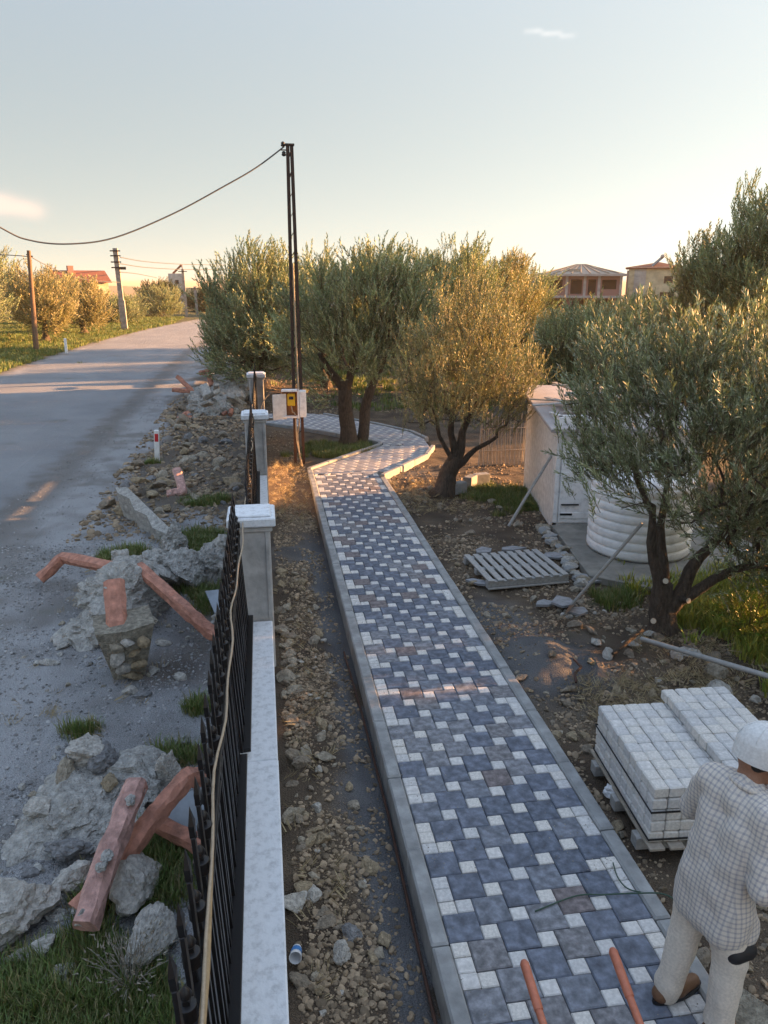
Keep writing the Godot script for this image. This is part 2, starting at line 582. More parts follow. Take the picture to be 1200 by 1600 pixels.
func olive(called: String, label: String, group: String, at: Vector3, trunks: Array, blobs: Array, n: int, per: int, size: float, leaf_mat: Material, sprig: Mesh, sd: int, up := 0.55, thick := 0.0055, spread := 0.22, hollow := 0.45) -> Node3D:
	rng.seed = sd
	var t := thing(called, label, "tree", at, 0.0, group)
	var w := 0.0
	for b in blobs: w += b[1].x * b[1].y * b[1].z
	var targets := []
	for b in blobs:
		var m := int(round(n * b[1].x * b[1].y * b[1].z / w))
		for i in m:
			var d := rdir() * pow(r(hollow * hollow, 1.0), 0.5)
			targets.append(b[0] + d * b[1])
		for i in int(m * 0.09):   # long shoots standing out of the crown
			var d := rdir()
			d.y = absf(d.y) + 0.25
			targets.append(b[0] + d.normalized() * b[1] * r(1.04, 1.2))
	var g := grow(trunks, targets, thick, 2)
	put("trunk", g[0].commit(true), M.bark, t)
	var mid := Vector3.ZERO
	for b in blobs: mid += b[0] / blobs.size()
	mid.y -= 0.8
	var xs := []
	var cs := []
	for tip in g[1]:
		var tone := r(0.75, 1.2)
		for i in maxi(1, int(per * r(0.25, 1.35))):
			var p: Vector3 = tip[0] + rdir() * spread * r(0.1, 1.0) - tip[1] * r(0.0, 0.3)
			var o: Vector3 = (p - mid).normalized()
			var y: Vector3 = (o * (1.0 - up) + Vector3.UP * up + tip[1] * 0.3 + rdir() * 0.45).normalized()
			var x := y.cross(rdir()).normalized()
			var s := size * r(0.5, 1.3)
			xs.append(Transform3D(Basis(x, y, x.cross(y)) * s, p - y * 0.1 * s))
			var v := tone * r(0.8, 1.2)
			cs.append(Color(v, v * r(0.95, 1.05), v * r(0.85, 1.05)))
	many("crown", sprig, leaf_mat, xs, cs, t)
	return t

func bend(a: Vector3, b: Vector3, ra: float, rb: float, n: int, sway: float, flare := 1.6) -> Array:
	var out := []
	for i in n + 1:
		var t := float(i) / n
		var p := a.lerp(b, t) + Vector3(sin(t * 5.0 + sway * 30.0), 0, cos(t * 4.0 + sway * 17.0)) * sway * sin(t * PI) 
		out.append([p, lerpf(ra, rb, t) * (1.0 + (flare - 1.0) * pow(1.0 - t, 6.0)) * r(0.93, 1.08)])
	return out

# ---------------------------------------------------------------- bodies: smooth skins over joints
func skin(bones: Array, cell: float, k: float, ruffle := 0.0) -> MB:
	# bones: [a, b, ra, rb]; a smooth union meshed by surface nets
	var lo := Vector3(1e9, 1e9, 1e9)
	var hi := -lo
	for b in bones:
		var m := maxf(b[2], b[3]) + k + cell * 3.0
		for e in [0, 1]:
			lo = lo.min(b[e] - Vector3.ONE * m)
			hi = hi.max(b[e] + Vector3.ONE * m)
	var n := Vector3i(((hi - lo) / cell).ceil()) + Vector3i.ONE
	var f := PackedFloat32Array()
	f.resize(n.x * n.y * n.z)
	f.fill(1.0)
	for b in bones:
		var a: Vector3 = b[0]
		var ab: Vector3 = b[1] - b[0]
		var l2 := maxf(ab.length_squared(), 1e-9)
		var ra: float = b[2]
		var rb: float = b[3]
		var m := maxf(ra, rb) + k + cell * 2.5
		var i0 := Vector3i((a.min(b[1]) - Vector3.ONE * m - lo) / cell)
		var i1 := Vector3i((a.max(b[1]) + Vector3.ONE * m - lo) / cell)
		for x in range(maxi(i0.x, 0), mini(i1.x + 1, n.x)):
			for y in range(maxi(i0.y, 0), mini(i1.y + 1, n.y)):
				for z in range(maxi(i0.z, 0), mini(i1.z + 1, n.z)):
					var p := lo + Vector3(x, y, z) * cell
					var t := clampf((p - a).dot(ab) / l2, 0.0, 1.0)
					var d := p.distance_to(a + ab * t) - lerpf(ra, rb, t)
					var q := (x * n.y + y) * n.z + z
					var o := f[q]
					var h := maxf(k - absf(o - d), 0.0) / k
					f[q] = minf(o, d) - h * h * k * 0.25
	if ruffle > 0.0:
		for x in n.x:
			for y in n.y:
				for z in n.z:
					var q := (x * n.y + y) * n.z + z
					if absf(f[q]) < ruffle * 3.0:
						var p := lo + Vector3(x, y, z) * cell
						f[q] += ruffle * (nz.get_noise_3d(p.x * 420.0, p.y * 260.0 + p.x * 200.0, p.z * 420.0) + 0.5 * nz.get_noise_3d(p.x * 900.0, p.y * 500.0, p.z * 900.0))
	var mb := MB.new()
	var at := {}
	var sy := n.z
	var sx := n.y * n.z
	var corner := [0, 1, sy, sy + 1, sx, sx + 1, sx + sy, sx + sy + 1]
	for x in n.x - 1:
		for y in n.y - 1:
			for z in n.z - 1:
				var q := x * sx + y * sy + z
				var neg := 0
				for c in 8:
					if f[q + corner[c]] < 0.0: neg += 1
				if neg == 0 or neg == 8: continue
				var sum := Vector3.ZERO
				var cnt := 0
				for e in [[0, 1], [0, 2], [0, 4], [1, 3], [1, 5], [2, 3], [2, 6], [3, 7], [4, 5], [4, 6], [5, 7], [6, 7]]:
					var fa := f[q + corner[e[0]]]
					var fb := f[q + corner[e[1]]]
					if (fa < 0.0) != (fb < 0.0):
						var pa := Vector3(e[0] >> 2, (e[0] >> 1) & 1, e[0] & 1)
						var pb := Vector3(e[1] >> 2, (e[1] >> 1) & 1, e[1] & 1)
						sum += pa.lerp(pb, fa / (fa - fb))
						cnt += 1
				at[q] = mb.vert(lo + (Vector3(x, y, z) + sum / cnt) * cell)
	for q: int in at:
		for ax in [[1, sx, sy], [sy, 1, sx], [sx, sy, 1]]:
			var fa := f[q]
			var fb := f[q + ax[0]]
			if (fa < 0.0) == (fb < 0.0): continue
			var q1: int = q - ax[1]
			var q2: int = q - ax[2]
			var q3: int = q - ax[1] - ax[2]
			if not (at.has(q1) and at.has(q2) and at.has(q3)): continue
			var w := [at[q], at[q1], at[q3], at[q], at[q3], at[q2]]
			if fa < 0.0: w = [at[q], at[q3], at[q1], at[q], at[q2], at[q3]]
			for i in w: mb.idx.append(i)
	return mb

func finger(at: Vector3, dir: Vector3, curl: Vector3, l: float, rad: float, bendy: float) -> Array:
	# three short bones that bend towards curl
	var out := []
	var p := at
	var d := dir.normalized()
	for i in 3:
		var q: Vector3 = p + d * l * [0.42, 0.32, 0.26][i]
		out.append([p, q, rad * (1.0 - 0.1 * i), rad * (0.92 - 0.1 * i)])
		p = q
		d = (d + curl * bendy).normalized()
	return out

func hand(wrist: Vector3, fwd: Vector3, palm: Vector3, thumb_side: Vector3, bendy: float) -> MB:
	# fwd: towards the knuckles, palm: the way the palm faces
	var b := []
	var knuckle := wrist + fwd * 0.085
	for i in 4:
		var off := thumb_side * (0.030 - 0.020 * i)
		b.append([wrist + off * 0.6, knuckle + off, 0.015, 0.0125])
		b.append_array(finger(knuckle + off, fwd + palm * 0.35 * bendy, palm, [0.072, 0.08, 0.075, 0.06][i], [0.0092, 0.0094, 0.009, 0.008][i], bendy))
	b.append([wrist + thumb_side * 0.015, wrist + thumb_side * 0.04 + fwd * 0.035 + palm * 0.012, 0.016, 0.012])
	b.append_array(finger(wrist + thumb_side * 0.04 + fwd * 0.035 + palm * 0.012, fwd * 0.7 + thumb_side * 0.5 + palm * 0.6, palm - thumb_side * 0.4, 0.062, 0.0105, bendy * 0.6))
	return skin(b, 0.0045, 0.008)

func worker() -> void:
	var t := thing("person", "person in white cap, checked shirt and pale trousers bending forward beside the stacked blocks", "person", Vector3(1.99, 0.0, -2.70), deg_to_rad(-76.0))
	var face := Vector3(-0.02, 1.405, -0.215)
	var tilt := Basis(Vector3.RIGHT, -0.30) * Basis(Vector3.UP, -0.15)
	# head and neck
	var hb := []
	for q in [[0, 0.03, 0.02, 0, 0.03, -0.02, 0.088, 0.088], [0, 0.0, 0.03, 0, 0.05, 0.0, 0.082, 0.085], [0, -0.07, -0.045, 0, -0.03, -0.03, 0.055, 0.065], [0.03, -0.065, -0.04, -0.03, -0.065, -0.04, 0.042, 0.042], [0, -0.095, -0.075, 0, -0.09, -0.06, 0.018, 0.02],
			[0, 0.0, -0.098, 0, -0.028, -0.112, 0.009, 0.014], [0.018, -0.03, -0.1, -0.018, -0.03, -0.1, 0.009, 0.009], [0.022, -0.058, -0.088, -0.022, -0.058, -0.088, 0.009, 0.009], [0.022, -0.07, -0.086, -0.022, -0.07, -0.086, 0.009, 0.009], [0.045, 0.018, -0.082, -0.045, 0.018, -0.082, 0.012, 0.012]]:
		hb.append([face + tilt * Vector3(q[0], q[1], q[2]), face + tilt * Vector3(q[3], q[4], q[5]), q[6], q[7]])
	for s in [-1.0, 1.0]:
		hb.append([face + tilt * Vector3(0.084 * s, 0.03, 0.01), face + tilt * Vector3(0.098 * s, 0.02, 0.028), 0.009, 0.012])
		hb.append([face + tilt * Vector3(0.098 * s, 0.02, 0.028), face + tilt * Vector3(0.09 * s, -0.03, 0.01), 0.012, 0.008])
		hb.append([face + tilt * Vector3(0.05 * s, -0.02, -0.06), face + tilt * Vector3(0.045 * s, -0.03, -0.05), 0.03, 0.03])
	hb.append([face + tilt * Vector3(0, -0.03, 0.03), Vector3(0.0, 1.23, -0.125), 0.056, 0.066])
	var body := skin(hb, 0.006, 0.02)
	var skin_node := put("body", body.commit(true), M.skin, t)
	for s in [-1.0, 1.0]:
		var e := SphereMesh.new()
		e.radius = 0.011; e.height = 0.022; e.radial_segments = 12; e.rings = 6
		put("eye", e, M.eye, skin_node, face + tilt * Vector3(0.031 * s, 0.0, -0.088))
	# hair at the nape and temples, under the cap
	var hair := skin([[face + tilt * Vector3(0.04, 0.02, 0.04), face + tilt * Vector3(-0.04, 0.02, 0.04), 0.052, 0.052], [face + tilt * Vector3(0.05, -0.02, 0.058), face + tilt * Vector3(-0.05, -0.02, 0.058), 0.034, 0.034], [face + tilt * Vector3(0.07, -0.01, 0.03), face + tilt * Vector3(-0.07, -0.01, 0.03), 0.02, 0.02]], 0.008, 0.02, 0.002)
	put("hair", hair.commit(true), M.hair, t)
	# the cap: a six-panel crown, its band, a button and the peak
	var cm := MB.new()
	var prof := []
	for i in 12:
		var a := PI * 0.5 * i / 11.0
		prof.append(Vector2(cos(a) * 0.121 + 0.002 * sin(i * 2.0), sin(a) * 0.112))
	prof.insert(0, Vector2(0.121, -0.035))
	prof.insert(0, Vector2(0.117, -0.075))
	var capb := tilt * Basis.from_scale(Vector3(0.92, 1.0, 1.06))
	var c0 := face + tilt * Vector3(0, 0.055, 0.012)
	cm.lathe(c0, prof, 30, capb)
	var cap := put("cap", cm.commit(true), M.cap, t)
	for i in 6:
		var pts := []
		for j in 9:
			var a := PI * 0.5 * j / 8.0
			pts.append(c0 + capb * (Vector3(cos(TAU * i / 6.0) * cos(a) * 0.122, sin(a) * 0.113, sin(TAU * i / 6.0) * cos(a) * 0.122)))
		var sm := MB.new()
		sm.tube(pts, fill(9, 0.0016), 4)
		put("seam", sm.commit(true), M.cap, cap)
	var bm := MB.new()
	bm.lathe(c0 + tilt * Vector3(0, 0.111, 0), [Vector2(0.009, 0), Vector2(0.008, 0.005), Vector2(0.0, 0.007)], 10, tilt)
	put("button", bm.commit(true), M.cap, cap)
	var pk := MB.new()
	for i in 12:
		for j in 2:
			var q := []
			for s in [[i, 0], [i + 1, 0], [i + 1, 1], [i, 1]]:
				var a: float = lerpf(PI * 1.16, PI * 1.84, s[0] / 12.0)
				var rr := 0.105 if s[1] == 0 else 0.105 + 0.075 * sin((s[0] / 12.0) * PI)
				q.append(c0 + tilt * Vector3(cos(a) * rr * 0.95, -0.03 - (rr - 0.105) * 0.25 - (0.004 if j else 0.0), sin(a) * rr * 1.05))
			if j == 0: pk.quad(q[0], q[1], q[2], q[3])
			else: pk.quad(q[3], q[2], q[1], q[0])
	put("peak", pk.commit(), M.cap, cap)
	# shirt: back, shoulders, sleeves and a loose hem
	var sh := []
	var neck := Vector3(0, 1.28, -0.13)
	var sl := Vector3(-0.165, 1.22, -0.095)
	var sr := Vector3(0.165, 1.22, -0.095)
	sh.append([sl, sr, 0.072, 0.072])
	sh.append([neck, Vector3(0, 1.215, -0.10), 0.066, 0.098])
	for s in [-1.0, 1.0]:
		sh.append([Vector3(0.085 * s, 1.18, -0.10), Vector3(0.085 * s, 0.95, -0.035), 0.098, 0.094])
		sh.append([Vector3(0.085 * s, 0.95, -0.045), Vector3(0.09 * s, 0.63, 0.0), 0.094, 0.108])
		sh.append([Vector3(0.07 * s, 1.10, -0.065), Vector3(0.07 * s, 0.80, -0.01), 0.098, 0.10])
		sh.append([neck + Vector3(0.05 * s, -0.01, 0), Vector3(0.165 * s, 1.23, -0.095), 0.05, 0.07])
	sh.append([Vector3(0.0, 0.84, -0.01), Vector3(0.0, 0.63, 0.0), 0.10, 0.108])
	sh.append([Vector3(0.09, 0.76, -0.04), Vector3(0.105, 0.60, -0.08), 0.085, 0.088])
	var el_r := Vector3(0.245, 0.955, -0.01)
	var el_l := Vector3(-0.285, 0.98, -0.12)
	var wr_r := Vector3(0.15, 0.93, -0.25)
	var wr_l := Vector3(-0.12, 0.95, -0.33)
	sh.append([sr, el_r, 0.07, 0.06])
	sh.append([el_r, wr_r, 0.062, 0.049])
	sh.append([sl, el_l, 0.074, 0.062])
	sh.append([el_l, wr_l, 0.062, 0.049])
	var shirt := put("shirt", skin(sh, 0.011, 0.022, 0.017).commit(true), M.plaid, t)
	var cf := MB.new()
	for w in [[el_r, wr_r], [el_l, wr_l]]:
		var d: Vector3 = (w[1] - w[0]).normalized()
		cf.tube([w[1] - d * 0.005, w[1] + d * 0.052], [0.051, 0.048], 16)
	put("cuff", cf.commit(true), M.plaid, shirt)
	var cl := MB.new()
	var ring := []
	for i in 15:
		var a := TAU * i / 14.0
		ring.append(Vector3(cos(a) * 0.078, 1.293 + 0.022 * sin(a), -0.14 + sin(a) * 0.07))
	cl.tube(ring, fill(15, 0.019), 8)
	put("collar", cl.commit(true), M.plaid, shirt)
	# trousers
	var tr := []
	for s in [-1.0, 1.0]:
		var foot := Vector3(0.14, 0.10, 0.0) if s > 0 else Vector3(-0.115, 0.10, 0.07)
		var knee := Vector3(0.13, 0.45, -0.03) if s > 0 else Vector3(-0.11, 0.46, 0.0)
		tr.append([Vector3(0.085 * s, 0.72, 0.0), Vector3(0.085 * s, 0.62, 0.0), 0.085, 0.098])
		tr.append([Vector3(0.09 * s, 0.66, 0.0), knee, 0.098, 0.076])
		tr.append([knee, foot, 0.078, 0.066])
		tr.append([foot, foot - Vector3(0, 0.045, 0), 0.066, 0.064])
	put("trousers", skin(tr, 0.012, 0.02, 0.012).commit(true), M.trousers, t)
	var wb := skin([[Vector3(0.162, 0.525, -0.075), Vector3(0.168, 0.535, 0.0), 0.05, 0.046]], 0.008, 0.02, 0.004)
	put("dark_undershirt", wb.commit(true), M.black, t)
	for s in [-1.0, 1.0]:
		var foot := Vector3(0.14, 0.0, 0.0) if s > 0 else Vector3(-0.115, 0.0, 0.07)
		var sb := [[foot + Vector3(0, 0.052, 0.045), foot + Vector3(0, 0.05, -0.06), 0.044, 0.046], [foot + Vector3(0, 0.046, -0.06), foot + Vector3(0.006 * s, 0.038, -0.175), 0.046, 0.034], [foot + Vector3(0, 0.05, 0.0), foot + Vector3(0, 0.11, 0.01), 0.046, 0.05]]
		var shoe := put("shoe", skin(sb, 0.009, 0.02).commit(true), M.shoe, t)
		var so := MB.new()
		var outline := PackedVector2Array()
		for i in 20:
			var a := TAU * i / 20.0
			outline.append(Vector2(foot.x + cos(a) * 0.046, foot.z - 0.065 + sin(a) * 0.155))
		so.prism(outline, 0.005, 0.026)
		put("sole", so.commit(), M.black, shoe)
	# hands round a small pale block
	var blk := Vector3(0.015, 0.935, -0.36)
	var hr := hand(wr_r + (wr_r - el_r).normalized() * 0.05, Vector3(-0.25, 0.05, -1).normalized(), Vector3(-1, 0, 0.25).normalized(), Vector3(0, 1, 0), 0.55)
	put("hand", hr.commit(true), M.skin, skin_node)
	var hl := hand(wr_l + (wr_l - el_l).normalized() * 0.05, Vector3(0.35, 0.0, -0.9).normalized(), Vector3(0.9, 0, 0.35).normalized(), Vector3(0, 1, 0), 0.55)
	put("hand", hl.commit(true), M.skin, skin_node)
	var bk := MB.new()
	bk.box(Vector3.ZERO, Vector3(0.095, 0.06, 0.095), Basis.IDENTITY, 0.006)
	tag(put("paving_block", bk.commit(), M.light_block_1, null, t.transform * blk, Basis(Vector3.UP, deg_to_rad(-40.0))), "small pale paving block held in the hands of the person in the white cap", "block")

# ---------------------------------------------------------------- the scene
func sky_panorama(sun: Vector3) -> ImageTexture:
	var w := 1024
	var h := 512
	var im := Image.create_empty(w, h, false, Image.FORMAT_RGBF)
	var puffs := []
	for i in 16:
		var t := i / 15.0
		puffs.append([deg_to_rad(-14.2 - 3.8 * t + sin(i * 2.3) * 0.3), deg_to_rad(4.35 + 0.65 * sin(t * PI) * (0.6 + 0.4 * sin(i * 3.1))), deg_to_rad(0.5 + 0.2 * sin(i * 1.7))])
	for j in h:
		var el := PI * 0.5 - PI * (j + 0.5) / h
		var s := maxf(sin(el), 0.0)
		for i in w:
			var az := TAU * ((i + 0.5) / w)
			if az > PI: az -= TAU
			var d := Vector3(sin(az) * cos(el), sin(el), -cos(az) * cos(el))
			var g := rad_to_deg(acos(clampf(d.dot(sun), -1.0, 1.0)))
			var c := Vector3(0.31, 0.375, 0.415).lerp(Vector3(0.52, 0.70, 1.05), 1.0 - exp(-s * s / 0.55))
			c += Vector3(0.40, 0.375, 0.255) * exp(-s / 0.15) + Vector3(0.17, 0.04, -0.09) * exp(-s / 0.04)
			var low := exp(-s / 0.16)
			c += Vector3(1.05, 1.02, 0.86) * exp(-pow(g / 58.0, 2.0)) * (0.55 + 0.45 * low)
			c += Vector3(1.6, 1.25, 0.75) * exp(-pow(g / 24.0, 2.0)) * (0.4 + 0.6 * low)
			c += Vector3(2.8, 2.1, 1.2) * exp(-g / 6.0)
			if el < 0.0: c = Vector3(0.42, 0.37, 0.30)
			elif el < 0.12 and az > -0.4 and az < -0.15:
				var a := 0.0
				for p in puffs:
					var dx: float = (az - p[0]) / p[2]
					var dy: float = (el - p[1]) / (p[2] * 0.8)
					a += 0.45 * exp(-dx * dx - dy * dy)
				a *= smoothstep(deg_to_rad(3.7), deg_to_rad(4.2), el)
				c = c.lerp(Vector3(1.05, 0.84, 0.70), minf(a, 0.85))
			c /= EXPOSURE
			im.set_pixel(i, j, Color(c.x, c.y, c.z))
	# a finer copy takes the thin aircraft trail
	im.resize(2 * w, 2 * h, Image.INTERPOLATE_BILINEAR)
	for k in 40:
		var u := k / 39.0
		var el := deg_to_rad(lerpf(15.27, 14.82, u))
		var az := deg_to_rad(lerpf(18.0, 21.1, u))
		var px := int(az / TAU * 2 * w)
		var py := int((PI * 0.5 - el) / PI * 2 * h)
		for q in [[0, 0.4]]:
			im.set_pixel(px, py + q[0], im.get_pixel(px, py + q[0]).lerp(Color(0.98, 0.97, 0.95) / EXPOSURE, q[1] * sin(PI * (0.15 + 0.7 * u))))
	return ImageTexture.create_from_image(im)

const EXPOSURE := 4.6
const LIFT := 1.16

func _ready() -> void:
	rng.seed = 7
	nz.seed = 3; nz.frequency = 0.012; nz.fractal_octaves = 3
	nf.seed = 9; nf.frequency = 3.0; nf.fractal_octaves = 3
	# camera
	var cam := Camera3D.new()
	cam.name = "camera"
	cam.fov = 67.3
	cam.near = 0.05
	cam.far = 6000.0
	cam.position = Vector3(0, 3.5, 0)
	cam.rotation = Vector3(deg_to_rad(-16.6), deg_to_rad(-8.84), 0)
	add_child(cam)
	cam.current = true
	# sun and sky
	var sun_to := Vector3(cos(deg_to_rad(SUN_EL)) * sin(deg_to_rad(SUN_AZ)), sin(deg_to_rad(SUN_EL)), -cos(deg_to_rad(SUN_EL)) * cos(deg_to_rad(SUN_AZ)))
	var sun := DirectionalLight3D.new()
	sun.name = "sun"
	sun.light_color = Color(1.0, 0.73, 0.47)
	sun.light_energy = 1.6
	sun.light_angular_distance = 0.5
	sun.shadow_enabled = true
	add_child(sun)
	sun.look_at_from_position(Vector3.ZERO, -sun_to)
	var env := Environment.new()
	env.background_mode = Environment.BG_SKY
	var sky := Sky.new()
	var pano := PanoramaSkyMaterial.new()
	pano.panorama = sky_panorama(sun_to)
	sky.sky_material = pano
	env.sky = sky
	env.ambient_light_source = Environment.AMBIENT_SOURCE_SKY
	env.tonemap_mode = Environment.TONE_MAPPER_LINEAR
	env.tonemap_exposure = EXPOSURE * LIFT
	env.sdfgi_enabled = true
	env.ssao_enabled = true
	env.ssil_enabled = true
	env.fog_enabled = true
	env.fog_density = 0.0003
	env.fog_light_color = Color(0.93, 0.86, 0.76)
	var we := WorldEnvironment.new()
	we.name = "world_environment"
	we.environment = env
	add_child(we)
	materials()
	ground()
	path()
	kerbs()
	wall()
	fence()
	buildings()
	poles()
	trees()
	yard()
	block_pallet()
	rubble()
	stones()
	greens()
	barrow()
	worker()

const SUN_EL := 9.0
const SUN_AZ := 84.0

func materials() -> void:
	noise_tex("grain", 0.02, 0.82, 1.0, 1)
	noise_tex("fine", 0.06, 0.68, 1.0, 2, 5)
	noise_tex("rough", 0.03, 0.0, 1.0, 3, 5)
	noise_tex("blotch", 0.008, 0.74, 1.0, 4, 5)
	noise_tex("cell", 0.05, 0.0, 1.0, 5, 3, 512, FastNoiseLite.TYPE_CELLULAR)
	noise_tex("blotch2", 0.011, 0.55, 1.0, 14, 6)
	noise_tex("blotch3", 0.02, 0.84, 1.0, 15, 6, 512, FastNoiseLite.TYPE_SIMPLEX_SMOOTH, 0.98)
	noise_tex("pitted", 0.09, 0.0, 1.0, 16, 6)
	noise_tex("streak", 0.012, 0.8, 1.0, 6, 5)
	noise_tex("gravelly", 0.11, 0.58, 1.0, 8, 6)
	mat("ground", Color.WHITE, 0.95, "gravelly", 1.3, "pitted", 2.2, true)
	for i in 7:
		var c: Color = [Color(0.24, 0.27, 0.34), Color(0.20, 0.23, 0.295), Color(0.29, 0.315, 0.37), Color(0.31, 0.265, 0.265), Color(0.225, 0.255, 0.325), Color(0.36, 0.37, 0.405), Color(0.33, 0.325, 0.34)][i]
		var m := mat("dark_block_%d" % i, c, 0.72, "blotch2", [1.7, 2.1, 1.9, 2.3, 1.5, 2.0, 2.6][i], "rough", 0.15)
		m.uv1_offset = Vector3(i * 0.37, i * 0.61, i * 0.17)
	for i in 3: mat("light_block_%d" % i, [Color(0.78, 0.755, 0.72), Color(0.70, 0.685, 0.665), Color(0.80, 0.76, 0.70)][i], 0.8, "grain", 2.0 + i, "rough", 0.12)
	mat("far_block", Color.WHITE, 0.78, "grain", 2.0, "rough", 0.12, true)
	mat("bedding", Color(0.20, 0.19, 0.18), 0.95, "fine", 2.0, "rough", 0.5)
	mat("kerb", Color(0.40, 0.405, 0.40), 0.85, "blotch", 0.9, "rough", 0.3)
	mat("white_wall", Color(0.76, 0.79, 0.83), 0.8, "blotch3", 1.3, "rough", 0.25)
	mat("pillar", Color(0.64, 0.63, 0.61), 0.85, "blotch", 0.7, "rough", 0.3)
	mat("iron", Color(0.014, 0.013, 0.014), 0.38, "", 1.0, "rough", 0.03, false, true, 0.3)
	mat("bark", Color(0.21, 0.16, 0.12), 0.95, "blotch2", 2.2, "rough", 5.0)
	M.bark.uv1_scale = Vector3(5.0, 1.1, 5.0)
	mat("cut_wood", Color(0.62, 0.54, 0.42), 0.8, "grain", 4.0)
	mat("wood", Color(0.44, 0.38, 0.31), 0.85, "streak", 3.0, "rough", 0.15)
	mat("grey_wood", Color(0.44, 0.43, 0.41), 0.85, "streak", 3.0, "rough", 0.2)
	mat("tan_wood", Color(0.48, 0.34, 0.19), 0.8, "streak", 3.0, "rough", 0.15)
	mat("rust", Color(0.10, 0.045, 0.028), 0.75, "blotch", 2.0, "rough", 0.1)
	mat("dark_rust", Color(0.045, 0.026, 0.02), 0.7, "blotch", 2.0, "rough", 0.1)
	mat("pink", Color(0.74, 0.34, 0.235), 0.82, "blotch2", 1.6, "rough", 0.8)
	mat("pink_pale", Color(0.80, 0.47, 0.40), 0.85, "blotch2", 1.8, "rough", 1.0)
	mat("barrow_paint", Color(0.62, 0.20, 0.11), 0.5, "grain", 3.0)
	mat("concrete", Color(0.72, 0.70, 0.65), 0.95, "blotch2", 1.9, "rough", 4.0)
	mat("mortar", Color(0.54, 0.49, 0.39), 0.95, "blotch2", 2.4, "rough", 3.0)
	for i in 5: mat("stone_%d" % i, [Color(0.56, 0.49, 0.38), Color(0.42, 0.35, 0.265), Color(0.74, 0.70, 0.63), Color(0.36, 0.36, 0.365), Color(0.54, 0.43, 0.28)][i], 0.9, "blotch2", 3.0, "rough", 1.6)
	mat("pebble", Color.WHITE, 0.92, "grain", 3.0, "", 0.3, true)
	mat("white_paint", Color(0.86, 0.86, 0.86), 0.55, "blotch3", 0.8, "rough", 0.08)
	mat("cream_wall", Color(0.90, 0.885, 0.86), 0.85, "grain", 0.7, "rough", 0.3)
	mat("tank", Color(0.90, 0.90, 0.90), 0.42, "blotch3", 0.6)
	mat("slab", Color(0.30, 0.285, 0.25), 0.8, "blotch", 0.7, "rough", 0.3)
	mat("tile", Color(0.34, 0.345, 0.36), 0.7, "blotch", 2.0, "rough", 0.15)
	mat("yellow", Color(0.72, 0.45, 0.02), 0.45)
	mat("brown_board", Color(0.42, 0.17, 0.06), 0.7, "streak", 3.0)
	mat("black", Color(0.015, 0.015, 0.017), 0.6)
	mat("red", Color(0.55, 0.02, 0.03), 0.35)
	mat("cable_tan", Color(0.46, 0.36, 0.25), 0.6, "grain", 4.0)
	mat("cable_grey", Color(0.10, 0.10, 0.10), 0.6)
	mat("pole_wood", Color(0.22, 0.14, 0.09), 0.9, "streak", 1.5, "rough", 0.3)
	mat("pole_concrete", Color(0.40, 0.37, 0.34), 0.9, "blotch", 0.5)
	mat("brick_red", Color(0.52, 0.29, 0.25), 0.9, "gravelly", 0.8)
	mat("house_concrete", Color(0.56, 0.51, 0.49), 0.9, "blotch", 0.2)
	mat("house_yellow", Color(0.78, 0.68, 0.46), 0.9, "blotch", 0.2)
	mat("house_pink", Color(0.60, 0.42, 0.36), 0.9, "blotch", 0.2)
	mat("house_white", Color(0.62, 0.60, 0.57), 0.9, "blotch", 0.2)
	mat("roof_tile", Color(0.38, 0.14, 0.08), 0.85, "gravelly", 0.8)
	mat("roof_board", Color(0.48, 0.42, 0.34), 0.85, "streak", 0.5)
	mat("opening_shade", Color(0.05, 0.045, 0.045), 0.8)  # shade of the unlit rooms, put into the colour
	mat("glass", Color(0.03, 0.035, 0.04), 0.15)
	mat("hill", Color(0.10, 0.11, 0.07), 0.95, "gravelly", 0.01)
	mat("skin", Color(0.36, 0.18, 0.11), 0.55, "grain", 8.0)
	mat("hair", Color(0.018, 0.014, 0.012), 0.7, "fine", 12.0, "rough", 0.2)
	mat("eye", Color(0.6, 0.58, 0.55), 0.3)
	mat("cap", Color(0.82, 0.82, 0.81), 0.8, "grain", 5.0, "rough", 0.1)
	mat("trousers", Color(0.87, 0.77, 0.65), 0.85, "grain", 5.0, "rough", 0.15)
	mat("shoe", Color(0.20, 0.10, 0.05), 0.6, "grain", 6.0)
	mat("plastic_white", Color(0.75, 0.76, 0.78), 0.35)
	mat("plastic_blue", Color(0.05, 0.22, 0.55), 0.4)
	mat("cable_green", Color(0.03, 0.07, 0.045), 0.5)
	mat("tile_blue", Color(0.40, 0.45, 0.50), 0.5, "blotch", 1.0)
	mat("paper", Color(0.75, 0.75, 0.74), 0.8)
	# woven check for the shirt
	var im := Image.create_empty(256, 256, false, Image.FORMAT_RGB8)
	for y in 256:
		for x in 256:
			var a := smoothstep(0.0, 6.0, float(x % 64)) * (1.0 - smoothstep(22.0, 28.0, float(x % 64)))
			var b := smoothstep(0.0, 6.0, float(y % 64)) * (1.0 - smoothstep(22.0, 28.0, float(y % 64)))
			var weave := 0.94 + 0.06 * float((x + y) % 4 < 2)
			var c := Color(0.88, 0.84, 0.79).lerp(Color(0.50, 0.51, 0.57), 0.30 * (a + b)) * weave
			im.set_pixel(x, y, c)
	T["plaid"] = ImageTexture.create_from_image(im)
	mat("plaid", Color(0.95, 0.95, 0.95), 0.9, "plaid", 7.0, "", 0.1, false, false)
	M.plaid.uv1_scale = Vector3.ONE * 10.5
	M.plaid.uv1_triplanar_sharpness = 8.0
